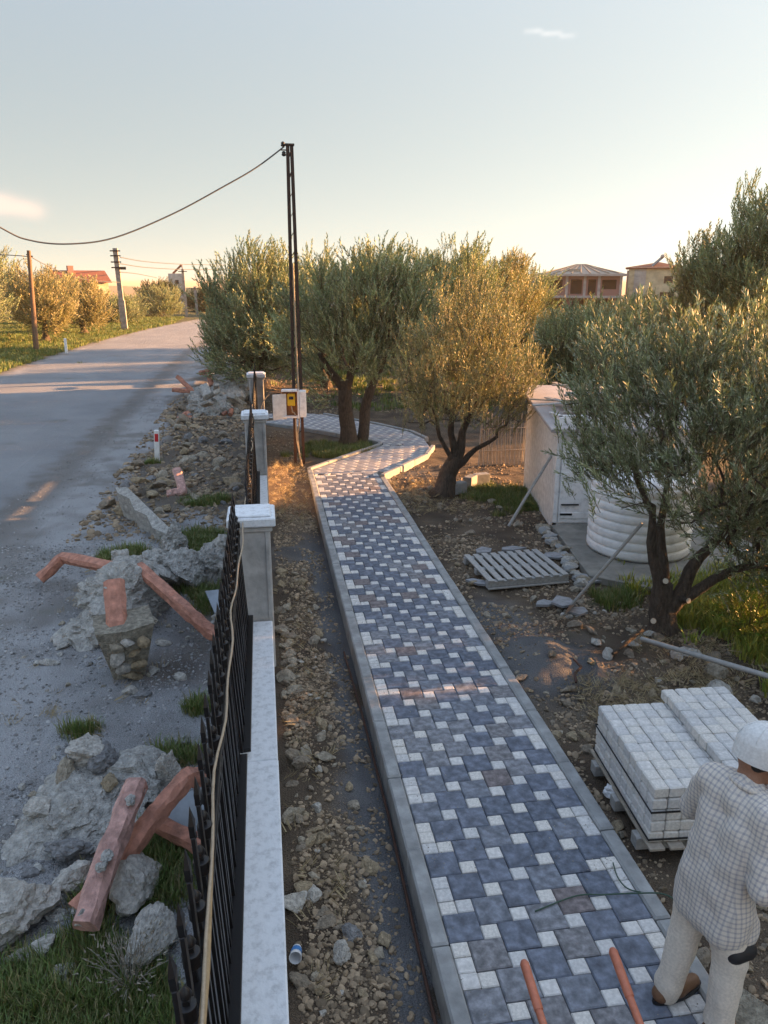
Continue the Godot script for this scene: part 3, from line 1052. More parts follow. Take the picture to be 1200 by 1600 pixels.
	for q in [["olive_leaf", 0.5], ["far_leaf", 0.6], ["grass", 0.6], ["straw", 0.8]]:
		var m := mat(q[0], Color.WHITE, q[1], "", 1.0, "", 0.0, true)
		m.backlight_enabled = true
		m.backlight = Color(0.45, 0.5, 0.22) if q[0] != "straw" else Color(0.2, 0.18, 0.1)

func ground() -> void:
	var xs := axis([[-3000.0, -900.0, 700.0], [-900.0, -200.0, 140.0], [-200.0, -60.0, 20.0], [-60.0, -14.0, 2.0], [-14.0, -5.6, 0.24], [-5.6, 7.0, 0.07], [7.0, 16.0, 0.3], [16.0, 60.0, 2.0], [60.0, 200.0, 20.0], [200.0, 900.0, 140.0], [900.0, 3000.0, 700.0]])
	var zs := axis([[400.0, 40.0, 60.0], [40.0, 4.0, 3.0], [4.0, -1.5, 0.25], [-1.5, -16.0, 0.07], [-16.0, -26.0, 0.14], [-26.0, -50.0, 0.4], [-50.0, -120.0, 2.0], [-120.0, -300.0, 20.0], [-300.0, -1000.0, 140.0], [-1000.0, -4000.0, 600.0]])
	var mb := MB.new()
	var nx := xs.size()
	for z in zs:
		for x in xs:
			mb.col = ground_c(x, z)
			mb.vert(Vector3(x, ground_y(x, z), z))
	for j in zs.size() - 1:
		for i in nx - 1:
			var q := j * nx + i
			for w in [q, q + nx, q + 1, q + 1, q + nx, q + nx + 1]: mb.idx.append(w)
	tag(put("ground", mb.commit(true), M.ground), "", "", "", "structure")
	# low hill at the end of the valley
	var hb := MB.new()
	var n := 60
	for i in n + 1:
		var t := float(i) / n
		var x := lerpf(-1000.0, 120.0, t)
		var top := -26.0 + 30.0 * sin(PI * pow(t, 0.9)) * (0.8 + 0.2 * nz.get_noise_1d(t * 300.0)) + 2.0 * nz.get_noise_1d(t * 900.0)
		for q in [Vector3(x, -60.0, -1450.0), Vector3(x, lerpf(-60.0, top, 0.75), -1560.0), Vector3(x, top, -1700.0), Vector3(x, -60.0, -1900.0)]: hb.vert(q)
	for i in n:
		for k in 3:
			var q := i * 4 + k
			for w in [q, q + 1, q + 4, q + 4, q + 1, q + 5]: hb.idx.append(w)
	tag(put("hill", hb.commit(true), M.hill), "", "", "", "structure")

func path() -> void:
	var p := Node3D.new()
	p.name = "path"
	add_child(p)
	tag(p, "", "", "", "structure")
	var bed := MB.new()
	bed.prism(PackedVector2Array([Vector2(0.885, 1.0), Vector2(2.075, 1.0), Vector2(2.075, -13.9), Vector2(0.885, -13.9)]), -0.25, -0.018)
	bed.prism(path_bc, -0.25, -0.022)
	put("bedding", bed.commit(), M.bedding, p)
	# straight stretch: squares of 20 and 10 cm on a 10 cm grid, small ones filling the margins
	var big := []
	var small := []
	for i in 3:
		var a := MB.new()
		a.box(Vector3(0, -0.035, 0), Vector3(0.196 - 0.001 * i, 0.07, 0.196), Basis.IDENTITY, 0.007)
		big.append(a.commit())
		var b := MB.new()
		b.box(Vector3(0, -0.035, 0), Vector3(0.096, 0.07, 0.096 - 0.001 * i), Basis.IDENTITY, 0.006)
		small.append(b.commit())
	var rest := MB.new()
	var taken := {}
	var nb := 0
	var ns := 0
	var rows := 139
	for y in range(0, rows):
		for x in 12:
			var z := -0.3 - 0.1 * y
			var f := posmod(x - 2 * y, 5)
			var wob := Basis(Vector3.UP, r(-0.012, 0.012)) * Basis(Vector3.RIGHT, r(-0.012, 0.012)) * Basis(Vector3.BACK, r(-0.012, 0.012))
			var lift := r(-0.004, 0.003)
			if f == 0 and x < 11 and y < rows - 1:
				var at := Vector3(0.88 + 0.1 * x + 0.1, lift, z - 0.1)
				for q in [[0, 0], [1, 0], [0, 1], [1, 1]]: taken[Vector2i(x + q[0], y + q[1])] = true
				var k := rng.randi() % 5
				if k == 3 and r(0, 1) < 0.55: k = 0
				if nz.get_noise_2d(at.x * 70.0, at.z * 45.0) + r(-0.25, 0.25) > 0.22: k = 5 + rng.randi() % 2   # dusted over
				if y > 17 and nb < 300:
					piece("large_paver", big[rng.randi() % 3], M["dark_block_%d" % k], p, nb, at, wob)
					nb += 1
				else:
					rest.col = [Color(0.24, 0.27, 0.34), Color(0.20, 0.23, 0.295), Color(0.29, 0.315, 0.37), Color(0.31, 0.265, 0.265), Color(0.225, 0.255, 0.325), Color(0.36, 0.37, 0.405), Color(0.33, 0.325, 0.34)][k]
					if y > 115: rest.col = rest.col.lerp(Color(0.40, 0.39, 0.40), clampf((y - 115) / 24.0, 0.0, 0.7))  # far rows paled by dust and by sunlight put into the colour
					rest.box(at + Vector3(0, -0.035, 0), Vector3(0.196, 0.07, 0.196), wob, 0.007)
			elif not taken.has(Vector2i(x, y)):
				var at := Vector3(0.88 + 0.1 * x + 0.05, lift, z - 0.05)
				var k := rng.randi() % 3
				if y > 17 and ns < 300:
					piece("small_paver", small[rng.randi() % 3], M["light_block_%d" % k], p, ns, at, wob)
					ns += 1
				else:
					rest.col = [Color(0.78, 0.755, 0.72), Color(0.70, 0.685, 0.665), Color(0.80, 0.76, 0.70)][k]
					rest.box(at + Vector3(0, -0.035, 0), Vector3(0.096, 0.07, 0.096), wob, 0.006)
	# beyond the bend: small rectangular pavers, cut along the kerbs
	var inner := Geometry2D.offset_polygon(path_bc, -0.01)[0]
	var dir := Vector2(1.4, -1.76).normalized()
	for run in 2:
		var d := dir if run == 0 else Vector2(-0.62, -0.78).normalized()
		var s := Vector2(-d.y, d.x)
		var o := Vector2(0.86, -14.2) if run == 0 else Vector2(3.2, -17.0)
		for j in range(-20, 75):
			for i in range(-45, 60):
				var u := d * (0.1 * j) + s * (0.1 * i) + o
				var c := u + d * 0.05 + s * 0.1
				var second := c.y < -16.75 - (c.x - 2.6) * -0.05
				if second != (run == 1): continue
				if c.y > -14.21 : continue
				var f := posmod(i - 2 * j, 5)
				if f != 0 and f != 2: continue
				var e := 0.197 if f == 0 else 0.097
				var quad := PackedVector2Array([u + d * 0.003 + s * 0.003, u + d * e + s * 0.003, u + d * e + s * e, u + d * 0.003 + s * e])
				for poly in Geometry2D.intersect_polygons(quad, inner):
					if poly.size() < 3: continue
					var m := r(0.85, 1.15)
					rest.col = Color(0.36, 0.36, 0.39) * m if f == 0 else Color(0.72, 0.69, 0.65) * m
					rest.prism(poly, -0.07, r(-0.004, 0.003), 0.006)
	tag(put("distant_pavers", rest.commit(), M.far_block, p), "", "", "", "stuff")

func kerb_run(parent: Node, pts: Array, len: float, w := 0.10, top := 0.02, deep := 0.32) -> void:
	for i in pts.size() - 1:
		var a := Vector3(pts[i].x, 0, pts[i].y)
		var b := Vector3(pts[i + 1].x, 0, pts[i + 1].y)
		var n := maxi(1, int(round(a.distance_to(b) / len)))
		for k in n:
			var p := a.lerp(b, (k + 0.0) / n)
			var q := a.lerp(b, (k + 1.0) / n)
			var d := (q - p).normalized()
			var m := MB.new()
			m.box(Vector3.ZERO, Vector3(w, deep, p.distance_to(q) - 0.006), Basis.IDENTITY, 0.012)
			put("kerbstone", m.commit(), M.kerb, parent, (p + q) * 0.5 + Vector3(0, top - deep * 0.5 + r(-0.004, 0.006), 0), Basis.looking_at(d) * Basis(Vector3.BACK, r(-0.015, 0.015)))

func kerbs() -> void:
	var k := Node3D.new()
	k.name = "kerb"
	add_child(k)
	tag(k, "", "", "", "structure")
	kerb_run(k, [Vector2(0.825, 0.5), Vector2(0.82, -14.62)], 0.75)
	kerb_run(k, [Vector2(2.13, 0.5), Vector2(2.13, -13.82)], 0.75)
	kerb_run(k, [Vector2(0.80, -14.72), Vector2(1.6, -15.72), Vector2(2.5, -16.82), Vector2(2.56, -17.02), Vector2(2.15, -17.72), Vector2(0.86, -19.3), Vector2(-0.05, -20.15)], 0.6, 0.09, 0.03)
	kerb_run(k, [Vector2(2.13, -13.88), Vector2(3.32, -15.56), Vector2(3.66, -16.45)], 0.6, 0.09, 0.05)
	kerb_run(k, [Vector2(3.72, -17.4), Vector2(3.54, -18.34), Vector2(2.82, -19.57), Vector2(1.62, -21.28)], 0.6, 0.09, 0.03)

func wall() -> void:
	var w := thing("garden_wall", "low white rendered wall with flat coping under the black iron fence", "wall", Vector3(-0.19, 0, 0))
	var b := MB.new()
	b.box(Vector3(0.035, 0.0, -8.75), Vector3(0.24, 0.9, 19.5))
	put("wall_body", b.commit(), M.white_wall, w)
	for q in [[1.0, -1.6], [-1.6, -4.43], [-4.43, -6.62], [-7.04, -9.7], [-9.7, -12.3], [-12.7, -15.4], [-15.4, -18.0]]:
		var m := MB.new()
		m.box(Vector3.ZERO, Vector3(0.275 if q[0] != -1.6 else 0.281, 0.06, absf(q[1] - q[0]) - 0.004), Basis.IDENTITY, 0.008)
		put("coping", m.commit(), M.white_wall, w, Vector3(0.037, 0.475, (q[0] + q[1]) * 0.5))
	var i := 0
	for z in [-6.83, -12.5, -18.2]:
		var t := thing("gate_pillar", ["pale plastered wall pillar with square cap, nearest to the viewer", "pale wall pillar with square cap, second along the fence, by the open meter box", "pale wall pillar with square cap, farthest along the fence"][i], "pillar", Vector3(-0.165, 0, z), 0.0, "pillars of the garden wall")
		var s := MB.new()
		s.box(Vector3(0, 0.72, 0), Vector3(0.33, 1.44, 0.36), Basis.IDENTITY, 0.012)
		put("shaft", s.commit(), M.pillar, t)
		for sx in [-1.0, 1.0]:
			for sz in [-1.0, 1.0]:
				var e := MB.new()
				e.box(Vector3(0.135 * sx, 0.95, 0.184 * sz), Vector3(0.035, 0.86, 0.02), Basis.IDENTITY, 0.006)
				put("moulding", e.commit(), M.pillar, t)
		var n := MB.new()
		n.box(Vector3(0, 1.385, 0), Vector3(0.37, 0.05, 0.40), Basis.IDENTITY, 0.01)
		put("neck_moulding", n.commit(), M.pillar, t)
		var c := MB.new()
		c.box(Vector3(0, 1.455, 0), Vector3(0.43, 0.085, 0.46), Basis.IDENTITY, 0.012)
		put("cap", c.commit(), M.white_wall, t)
		var cc := MB.new()
		cc.box(Vector3(0, 1.507, 0), Vector3(0.35, 0.02, 0.38), Basis.IDENTITY, 0.008)
		put("cap_top", cc.commit(), M.white_wall, t)
		i += 1

func fence() -> void:
	var tall := MB.new()
	tall.box(Vector3(0, 0.60, 0), Vector3(0.014, 1.1, 0.036), Basis.IDENTITY, 0.003)
	var short := MB.new()
	short.box(Vector3(0, 0.52, 0), Vector3(0.022, 0.94, 0.022), Basis.IDENTITY, 0.003)
	var spear := MB.new()
	spear.prism(PackedVector2Array([Vector2(-0.013, 0), Vector2(-0.006, 0.012), Vector2(0.006, 0.012), Vector2(0.013, 0), Vector2(0.006, -0.012), Vector2(-0.006, -0.012)]), 1.14, 1.16, 0.0)
	var base := [Vector3(0.009, 1.15, 0.014), Vector3(0.009, 1.15, -0.014), Vector3(-0.009, 1.15, -0.014), Vector3(-0.009, 1.15, 0.014)]
	var wide := [Vector3(0.010, 1.20, 0.021), Vector3(0.010, 1.20, -0.021), Vector3(-0.010, 1.20, -0.021), Vector3(-0.010, 1.20, 0.021)]
	for k in 4:
		spear.quad(wide[k], wide[(k + 1) % 4], base[(k + 1) % 4], base[k])
		spear.tri(wide[k], Vector3(0, 1.27, 0), wide[(k + 1) % 4])
	var collar := MB.new()
	var prof := []
	for k in 13: prof.append(Vector2(0.027 + 0.004 * (k % 2), 0.915 + 0.0045 * k))
	prof.append(Vector2(0.008, 0.972))
	prof.insert(0, Vector2(0.008, 0.92))
	collar.lathe(Vector3.ZERO, prof, 14)
	var tm := tall.commit()
	var sm := short.commit()
	var pm := spear.commit()
	var cm := collar.commit(true)
	var ball := MB.new()
	ball.lathe(Vector3.ZERO, [Vector2(0.0, 0.985), Vector2(0.014, 0.99), Vector2(0.021, 1.005), Vector2(0.014, 1.02), Vector2(0.006, 1.03), Vector2(0.0, 1.035)], 12)
	var bm := ball.commit(true)
	var rg := MB.new()
	var pts := []
	for k in 13: pts.append(Vector3(0, 0.79 + 0.038 * sin(TAU * k / 12.0), 0.038 * cos(TAU * k / 12.0)))
	rg.tube(pts, fill(13, 0.006), 6, false)
	var rm := rg.commit(true)
	var i := 0
	for q in [[-0.9, -4.41, -0.262], [-4.46, -6.6, -0.24], [-7.06, -12.28, -0.175], [-12.72, -17.98, -0.165]]:
		var len: float = q[0] - q[1]
		var t := thing("iron_fence", ["black wrought iron fence panel with spear tips, nearest the viewer", "black wrought iron fence panel ending at the nearest pillar", "black wrought iron fence panel between the nearest and the middle pillar", "black wrought iron fence panel between the middle and the farthest pillar"][i], "fence", Vector3(q[2], 0.51, q[0]), 0.0, "black iron fence panels on the wall")
		t.rotation.z = deg_to_rad([2.4, 3.2, 1.6, 1.0][i])
		for rl in [[0.055, 0.11, 0.03], [0.735, 0.026, 0.018], [0.845, 0.046, 0.022]]:
			var m := MB.new()
			m.box(Vector3(0.0, rl[0], -len * 0.5), Vector3(rl[1], rl[2], len), Basis.IDENTITY, 0.004)
			put("rail", m.commit(), M.iron, t)
		var sheet := MB.new()
		sheet.box(Vector3(-0.022, 0.45, -len * 0.5), Vector3(0.004, 0.76, len - 0.02))
		put("sheet_panel", sheet.commit(), M.iron, t)
		var n := int(len / 0.1)
		var ka := 0
		var kb := 0
		for k in n + 1:
			var at := Vector3(r(-0.003, 0.003), r(-0.008, 0.006), -len * k / n)
			var lean := Basis(Vector3.RIGHT, r(-0.008, 0.008))
			if k % 2 == 0:
				piece("spear_bar", tm, M.iron, t, ka, at, lean)
				put("spear_tip", pm, M.iron, t.get_child(t.get_child_count() - 1))
				ka += 1
			else:
				piece("short_bar", sm, M.iron, t, kb, at, lean)
				var sb := t.get_child(t.get_child_count() - 1)
				put("collar", cm, M.iron, sb)
				put("finial", bm, M.iron, sb)
				kb += 1
			if k < n: piece("ring", rm, M.iron, t, k, Vector3(0, 0, -len * (k + 0.5) / n))
		i += 1
	# a pale cable laid along the fence, and the lead from the meter box
	var c := MB.new()
	var line := []
	for k in 40:
		var z := lerpf(-1.2, -18.0, k / 39.0)
		line.append(Vector3(-0.265 + 0.012 * sin(k * 1.3) + 0.01 * sin(k * 2.9) + 0.07 * smoothstep(-3.0, -10.0, z), 1.475 + 0.015 * sin(k * 1.9) + 0.02 * smoothstep(-6.0, -12.0, z), z))
	line = catmull(line, 3)
	c.tube(line, fill(line.size(), 0.0065), 6)
	tag(put("cable", c.commit(true), M.cable_tan), "tan cable laid along the top rail of the black iron fence", "cable")
	var st := MB.new()
	st.tube([Vector3(-0.265, 1.402, -1.15), Vector3(-0.262, 1.402, -2.0), Vector3(-0.278, 1.402, -2.62)], [0.013, 0.012, 0.007], 7)
	tag(put("wooden_stick", st.commit(true), M.tan_wood), "thin yellowish wooden stick lying along the fence rail near the viewer", "stick")
	var d := MB.new()
	var dl := catmull([Vector3(0.343, 1.378, -15.431), Vector3(0.153, 1.444, -15.157), Vector3(-0.013, 1.398, -14.474), Vector3(-0.110, 1.328, -13.173)], 6)
	d.tube(dl, fill(dl.size(), 0.012), 6)
	tag(put("power_lead", d.commit(true), M.black), "black lead arching from the open meter box to the iron fence", "cable")

func wall_with_holes(mb: MB, w: float, h: float, d: float, holes: Array, z: float, y0 := 0.0) -> void:
	# a wall in the xy plane from x = -w/2, its holes [x0, x1, y0, y1] left open
	var xs := [-w * 0.5, w * 0.5]
	var ys := [y0, h]
	for q in holes:
		for k in [q[0], q[1]]: if not k in xs: xs.append(k)
		for k in [q[2], q[3]]: if not k in ys: ys.append(k)
	xs.sort(); ys.sort()
	for i in xs.size() - 1:
		for j in ys.size() - 1:
			var cx: float = (xs[i] + xs[i + 1]) * 0.5
			var cy: float = (ys[j] + ys[j + 1]) * 0.5
			var open := false
			for q in holes:
				if cx > q[0] and cx < q[1] and cy > q[2] and cy < q[3]: open = true
			if not open: mb.box(Vector3(cx, cy, z), Vector3(xs[i + 1] - xs[i], ys[j + 1] - ys[j], d))

func one(called: String, parent: Node, m: Material, at: Vector3, s: Vector3, b := Basis.IDENTITY, ch := 0.0) -> MeshInstance3D:
	var q := MB.new()
	q.box(Vector3.ZERO, s, Basis.IDENTITY, ch)
	return put(called, q.commit(), m, parent, at, b)

func buildings() -> void:
	# unfinished two-storey house behind the grove
	var h := thing("unfinished_house", "unfinished two-storey brick house with bare concrete frame and pale hipped roof boards", "house", Vector3(47.3, -1.6, -113.8), deg_to_rad(-22.0))
	var mb := MB.new()
	var up := [[-4.6, -2.5, 4.2, 5.5], [-1.35, 0.25, 3.55, 5.55], [1.1, 2.2, 3.45, 5.55], [3.0, 5.0, 4.2, 5.5]]
	wall_with_holes(mb, 11.4, 6.0, 0.25, up, 4.5, 3.3)
	put("brick_wall", mb.commit(), M.brick_red, h)
	var lo := MB.new()
	wall_with_holes(lo, 11.4, 3.0, 0.25, [[-4.6, -2.4, 0.6, 2.8], [-1.0, 4.6, 0.0, 2.8]], 4.3)
	put("brick_wall", lo.commit(), M.brick_red, h)
	for s in [-1.0, 1.0]: one("side_wall", h, M.brick_red, Vector3(5.6 * s, 3.0, 0), Vector3(0.25, 6.0, 8.6))
	one("back_wall", h, M.brick_red, Vector3(0, 3.0, -4.5), Vector3(11.4, 6.0, 0.25))
	for y in [3.15, 6.15]: one("floor_slab", h, M.house_concrete, Vector3(0, y, 0.3), Vector3(12.6 if y > 4 else 11.9, 0.3, 10.2))
	for x in [-5.6, -1.9, 0.62, 2.6, 5.6]: one("column", h, M.house_concrete, Vector3(x, 4.65, 4.6), Vector3(0.36, 2.7, 0.3))
	for q in up:
		one("shade_panel", h, M.opening_shade, Vector3((q[0] + q[1]) * 0.5, (q[2] + q[3]) * 0.5, 3.2), Vector3(q[1] - q[0] + 0.4, q[3] - q[2] + 0.4, 0.1))  # dark panels behind the wall holes stand in for the shaded interior
	var rf := MB.new()
	var e := [Vector3(-6.2, 6.3, 5.3), Vector3(6.2, 6.3, 5.3), Vector3(6.2, 6.3, -5.0), Vector3(-6.2, 6.3, -5.0)]
	for k in 4: rf.tri(Vector3(0 - 0.8 * (1 if k in [3] else -1 if k == 1 else 0), 7.7, 0), e[k], e[(k + 1) % 4])
	var roof := put("roof", rf.commit(), M.roof_board, h)
	for k in 9:
		var x := -5.2 + 1.3 * k
		var ra := MB.new()
		ra.bar(Vector3(x, 6.42, 5.2), Vector3(x * 0.12, 7.72, 0.1), 0.14, 0.1)
		put("rafter", ra.commit(), M.wood, roof)
	one("dormer", roof, M.roof_board, Vector3(-0.9, 6.7, 3.3), Vector3(1.6, 0.6, 1.6))
	# yellow house with a water heater on the roof
	var y := thing("apartment_house", "pale yellow and pink house with a solar water heater on its roof", "house", Vector3(57.5, -1.0, -111.0), deg_to_rad(-27.0))
	var a := MB.new()
	wall_with_holes(a, 7.0, 6.4, 0.3, [[1.0, 2.9, 1.6, 3.2], [1.4, 2.6, 4.4, 5.4], [-2.4, -1.2, 4.3, 4.7], [-1.5, -0.8, 2.2, 2.6]], 3.5)
	put("wall", a.commit(), M.house_yellow, y)
	one("pale_wall", y, M.house_white, Vector3(-1.9, 3.2, 3.68), Vector3(1.6, 6.38, 0.05))
	one("pink_wall", y, M.house_pink, Vector3(-3.6, 3.1, 0), Vector3(0.3, 6.2, 7.2))
	one("side_wall", y, M.house_yellow, Vector3(3.6, 3.2, 0), Vector3(0.3, 6.4, 7.2))
	for q in [[1.95, 2.4, 2.1, 1.8], [2.0, 4.9, 1.4, 1.2], [-1.8, 4.5, 1.4, 0.6], [-1.15, 2.4, 0.9, 0.6]]: one("window", y, M.glass, Vector3(q[0], q[1], 3.3), Vector3(q[2], q[3], 0.06))
	one("roof", y, M.roof_tile, Vector3(0, 6.5, 0.1), Vector3(8.0, 0.18, 7.8))
	var pr := MB.new()
	pr.tri(Vector3(-4, 6.6, 3.9), Vector3(4, 6.6, 3.9), Vector3(0.6, 7.4, 0)); pr.tri(Vector3(4, 6.6, 3.9), Vector3(4, 6.6, -3.7), Vector3(0.6, 7.4, 0)); pr.tri(Vector3(-4, 6.6, -3.7), Vector3(-4, 6.6, 3.9), Vector3(0.6, 7.4, 0))
	put("roof_slope", pr.commit(), M.roof_tile, y)
	var ht := MB.new()
	ht.bar(Vector3(-0.5, 6.7, 2.8), Vector3(0.9, 8.0, 2.4), 1.0, 0.08)
	put("solar_panel", ht.commit(), M.glass, y)
	var tk := MB.new()
	tk.tube([Vector3(0.9, 8.1, 2.9), Vector3(0.9, 8.1, 1.7)], [0.28, 0.28], 12)
	put("water_tank", tk.commit(true), M.house_white, y)
	one("balcony", y, M.house_white, Vector3(2.2, 1.3, 4.1), Vector3(2.6, 0.9, 1.0))
	var s1 := thing("annex_house", "pale flat house right of the yellow house, mostly behind the tall tree", "house", Vector3(64.0, -1.0, -107.0), deg_to_rad(-30.0))
	one("wall", s1, M.house_pink, Vector3(0, 2.6, 0), Vector3(6.5, 5.2, 6.0))
	one("roof", s1, M.roof_tile, Vector3(0, 5.3, 0), Vector3(7.2, 0.25, 6.8))
	for x in [-1.6, 1.2]: one("window", s1, M.glass, Vector3(x, 3.6, 3.02), Vector3(1.2, 1.2, 0.06))
	var s2 := thing("white_shed", "small white flat-roofed building left of the unfinished house", "house", Vector3(42.0, -1.0, -123.0), deg_to_rad(-18.0))
	one("wall", s2, M.house_white, Vector3(0, 2.8, 0), Vector3(5.0, 5.6, 4.0))
	one("roof", s2, M.house_white, Vector3(0, 5.75, 0), Vector3(5.6, 0.2, 4.6))
	var s3 := thing("far_house", "reddish house end showing above the olive crowns right of the iron pole", "house", Vector3(8.2, -1.5, -92.0))
	one("wall", s3, M.house_pink, Vector3(0, 3.0, 0), Vector3(5.0, 6.0, 5.0))
	one("roof", s3, M.roof_tile, Vector3(0, 6.1, 0), Vector3(5.6, 0.25, 5.6))
	# red-roofed house left of the road
	var l := thing("red_roof_house", "red roofed house behind the trees left of the road", "house", Vector3(-16.6, 0.4, -78.5), deg_to_rad(25.0))
	one("wall", l, M.house_yellow, Vector3(0, 1.6, 0), Vector3(4.2, 3.2, 4.0))
	var lr := MB.new()
	for k in [-1.0, 1.0]: lr.quad(Vector3(-2.4, 3.1, 2.3 * k), Vector3(2.4, 3.1, 2.3 * k), Vector3(2.4, 4.2, 0), Vector3(-2.4, 4.2, 0))
	for k in [-2.1, 2.1]: lr.tri(Vector3(k, 3.15, 2.2), Vector3(k, 3.15, -2.2), Vector3(k, 4.15, 0))
	var lroof := put("roof", lr.commit(), M.roof_tile, l)
	one("chimney", lroof, M.brick_red, Vector3(-0.8, 4.2, 0.4), Vector3(0.5, 0.8, 0.5))
	one("window", l, M.glass, Vector3(1.0, 2.0, 2.02), Vector3(0.9, 1.0, 0.05))
	var tw := thing("white_tower", "white tower block with a tilted orange chute on top, far down the road", "building", Vector3(-12.2, -2.0, -123.0))
	one("wall", tw, M.house_white, Vector3(0, 3.4, 0), Vector3(2.0, 6.8, 2.0))
	one("low_wing", tw, M.house_yellow, Vector3(2.3, 2.2, 0), Vector3(2.6, 5.2, 2.2))
	one("window", tw, M.glass, Vector3(0.2, 5.6, 1.01), Vector3(0.5, 0.6, 0.04))
	var ch := MB.new()
	ch.bar(Vector3(-0.4, 6.8, 0), Vector3(0.9, 8.0, 0), 0.5, 0.3)
	put("chute", ch.commit(), M.roof_tile, tw)
	one("post", tw, M.house_white, Vector3(1.0, 7.4, 0), Vector3(0.16, 1.3, 0.16))

func wire(label: String, pts: Array, rad: float, group := "") -> void:
	var m := MB.new()
	var c := catmull(pts, 6)
	m.tube(c, fill(c.size(), rad), 5)
	tag(put("overhead_wire", m.commit(true), M.cable_grey), label, "wire", group)

func poles() -> void:
	# lattice pole of two iron channels
	var t := thing("iron_pole", "tall dark iron lattice pole with rusty foot beside the path bend", "pole", Vector3(0.66, -0.15, -15.5))
	for s in [-1.0, 1.0]:
		var m := MB.new()
		var x0: float = 0.085 * s
		var x1: float = 0.036 * s
		m.bar(Vector3(x0, 0, 0), Vector3(lerpf(x0, x1, 0.18), 1.1, 0), 0.055, 0.10)
		put("channel_foot", m.commit(), M.rust, t)
		var m2 := MB.new()
		m2.bar(Vector3(lerpf(x0, x1, 0.18), 1.1, 0), Vector3(x1, 6.06, 0), 0.062, 0.10)
		put("channel", m2.commit(), M.dark_rust, t)
	for k in 17:
		var y := 0.3 + k * 0.345
		var w := lerpf(0.085, 0.036, y / 6.06)
		var m := MB.new()
		m.bar(Vector3(-w, y, 0.052), Vector3(w, y + 0.17, 0.052), 0.03, 0.008)
		put("lattice_bar", m.commit(), M.dark_rust, t)
	one("head_plate", t, M.dark_rust, Vector3(0, 6.07, 0), Vector3(0.17, 0.03, 0.12))
	var br := MB.new()
	br.bar(Vector3(-0.03, 5.98, 0), Vector3(-0.17, 5.98, 0), 0.02, 0.02)
	put("bracket", br.commit(), M.iron, t)
	for q in [[-0.11, 5.9, 1.0], [-0.12, 6.06, 0.8]]:
		var m := MB.new()
		m.lathe(Vector3(q[0], q[1], 0), [Vector2(0.0, -0.03), Vector2(0.03, -0.02), Vector2(0.045, 0.0), Vector2(0.03, 0.02), Vector2(0.04, 0.035), Vector2(0.02, 0.06), Vector2(0.0, 0.065)], 10)
		put("insulator", m.commit(true), M.black, t)
	var cd := MB.new()
	var pts := catmull([Vector3(0.04, 0.0, 0.12), Vector3(0.0, 0.3, 0.1), Vector3(-0.03, 0.7, 0.09), Vector3(0.02, 1.1, 0.07), Vector3(0.0, 2.6, 0.065), Vector3(-0.01, 4.0, 0.06)], 5)
	cd.tube(pts, fill(pts.size(), 0.017), 6)
	put("conduit", cd.commit(true), M.cable_tan, t)
	# meter box
	var b := thing("meter_box", "open white electricity meter box with yellow meter on the iron pole", "electric box", Vector3(0.5, 0.93, -15.36), deg_to_rad(-6.0))
	one("back_board", b, M.brown_board, Vector3(0.0, 0.26, -0.05), Vector3(0.30, 0.46, 0.03))
	one("case_side", b, M.white_paint, Vector3(0.17, 0.27, 0.03), Vector3(0.03, 0.56, 0.2))
	one("case_top", b, M.white_paint, Vector3(0.01, 0.535, 0.03), Vector3(0.33, 0.03, 0.2))
	one("case_bottom", b, M.white_paint, Vector3(0.01, 0.015, 0.02), Vector3(0.30, 0.03, 0.18))
	one("side_case", b, M.white_paint, Vector3(0.255, 0.27, 0.0), Vector3(0.13, 0.52, 0.2), Basis.IDENTITY, 0.01)
	one("open_door", b, M.cream_wall, Vector3(-0.20, 0.22, 0.11), Vector3(0.28, 0.5, 0.02), Basis(Vector3.UP, 0.45))
	var mt := one("meter", b, M.yellow, Vector3(0.03, 0.35, 0.02), Vector3(0.15, 0.24, 0.1), Basis.IDENTITY, 0.012)
	one("meter_window", mt, M.glass, Vector3(0, 0.04, 0.052), Vector3(0.09, 0.06, 0.006))
	var cb := MB.new()
	var cp := catmull([Vector3(0.03, 0.24, 0.05), Vector3(0.05, 0.12, 0.07), Vector3(0.1, 0.03, 0.05), Vector3(0.12, -0.5, 0.06), Vector3(0.22, -1.02, 0.1)], 6)
	cb.tube(cp, fill(cp.size(), 0.014), 6)
	put("conduit", cb.commit(true), M.cable_tan, b)
	# roadside poles on the left
	var p := thing("wooden_pole", "leaning brown wooden pole on the grass left of the road", "pole", Vector3(-11.97, 0.1, -44.4))
	var pm := MB.new()
	pm.tube([Vector3.ZERO, Vector3(0.12, 2.4, 0.02), Vector3(0.25, 5.0, 0.03)], [0.15, 0.12, 0.10], 9)
	put("shaft", pm.commit(true), M.pole_wood, p)
	var lamp := MB.new()
	lamp.bar(Vector3(0.1, 4.8, 0), Vector3(0.4, 4.7, 0), 0.06, 0.06)
	put("bracket", lamp.commit(), M.iron, p)
	var q := thing("concrete_pole", "tall tapering concrete power pole with crossarms left of the road", "pole", Vector3(-10.49, 0.0, -63.79))
	var qm := MB.new()
	qm.bar(Vector3(0, 0, 0), Vector3(-0.15, 6.0, 0), 0.34, 0.34)
	qm.bar(Vector3(0, 0, 0), Vector3(-0.05, 2.2, 0), 0.46, 0.4)
	put("shaft", qm.commit(), M.pole_concrete, q)
	for y in [4.6, 5.0, 5.45, 5.8]:
		one("crossarm", q, M.iron, Vector3(-0.15, y, 0.2), Vector3(0.75, 0.09, 0.09))
	one("lamp_head", q, M.iron, Vector3(0.3, 4.55, 0.3), Vector3(0.5, 0.2, 0.2))
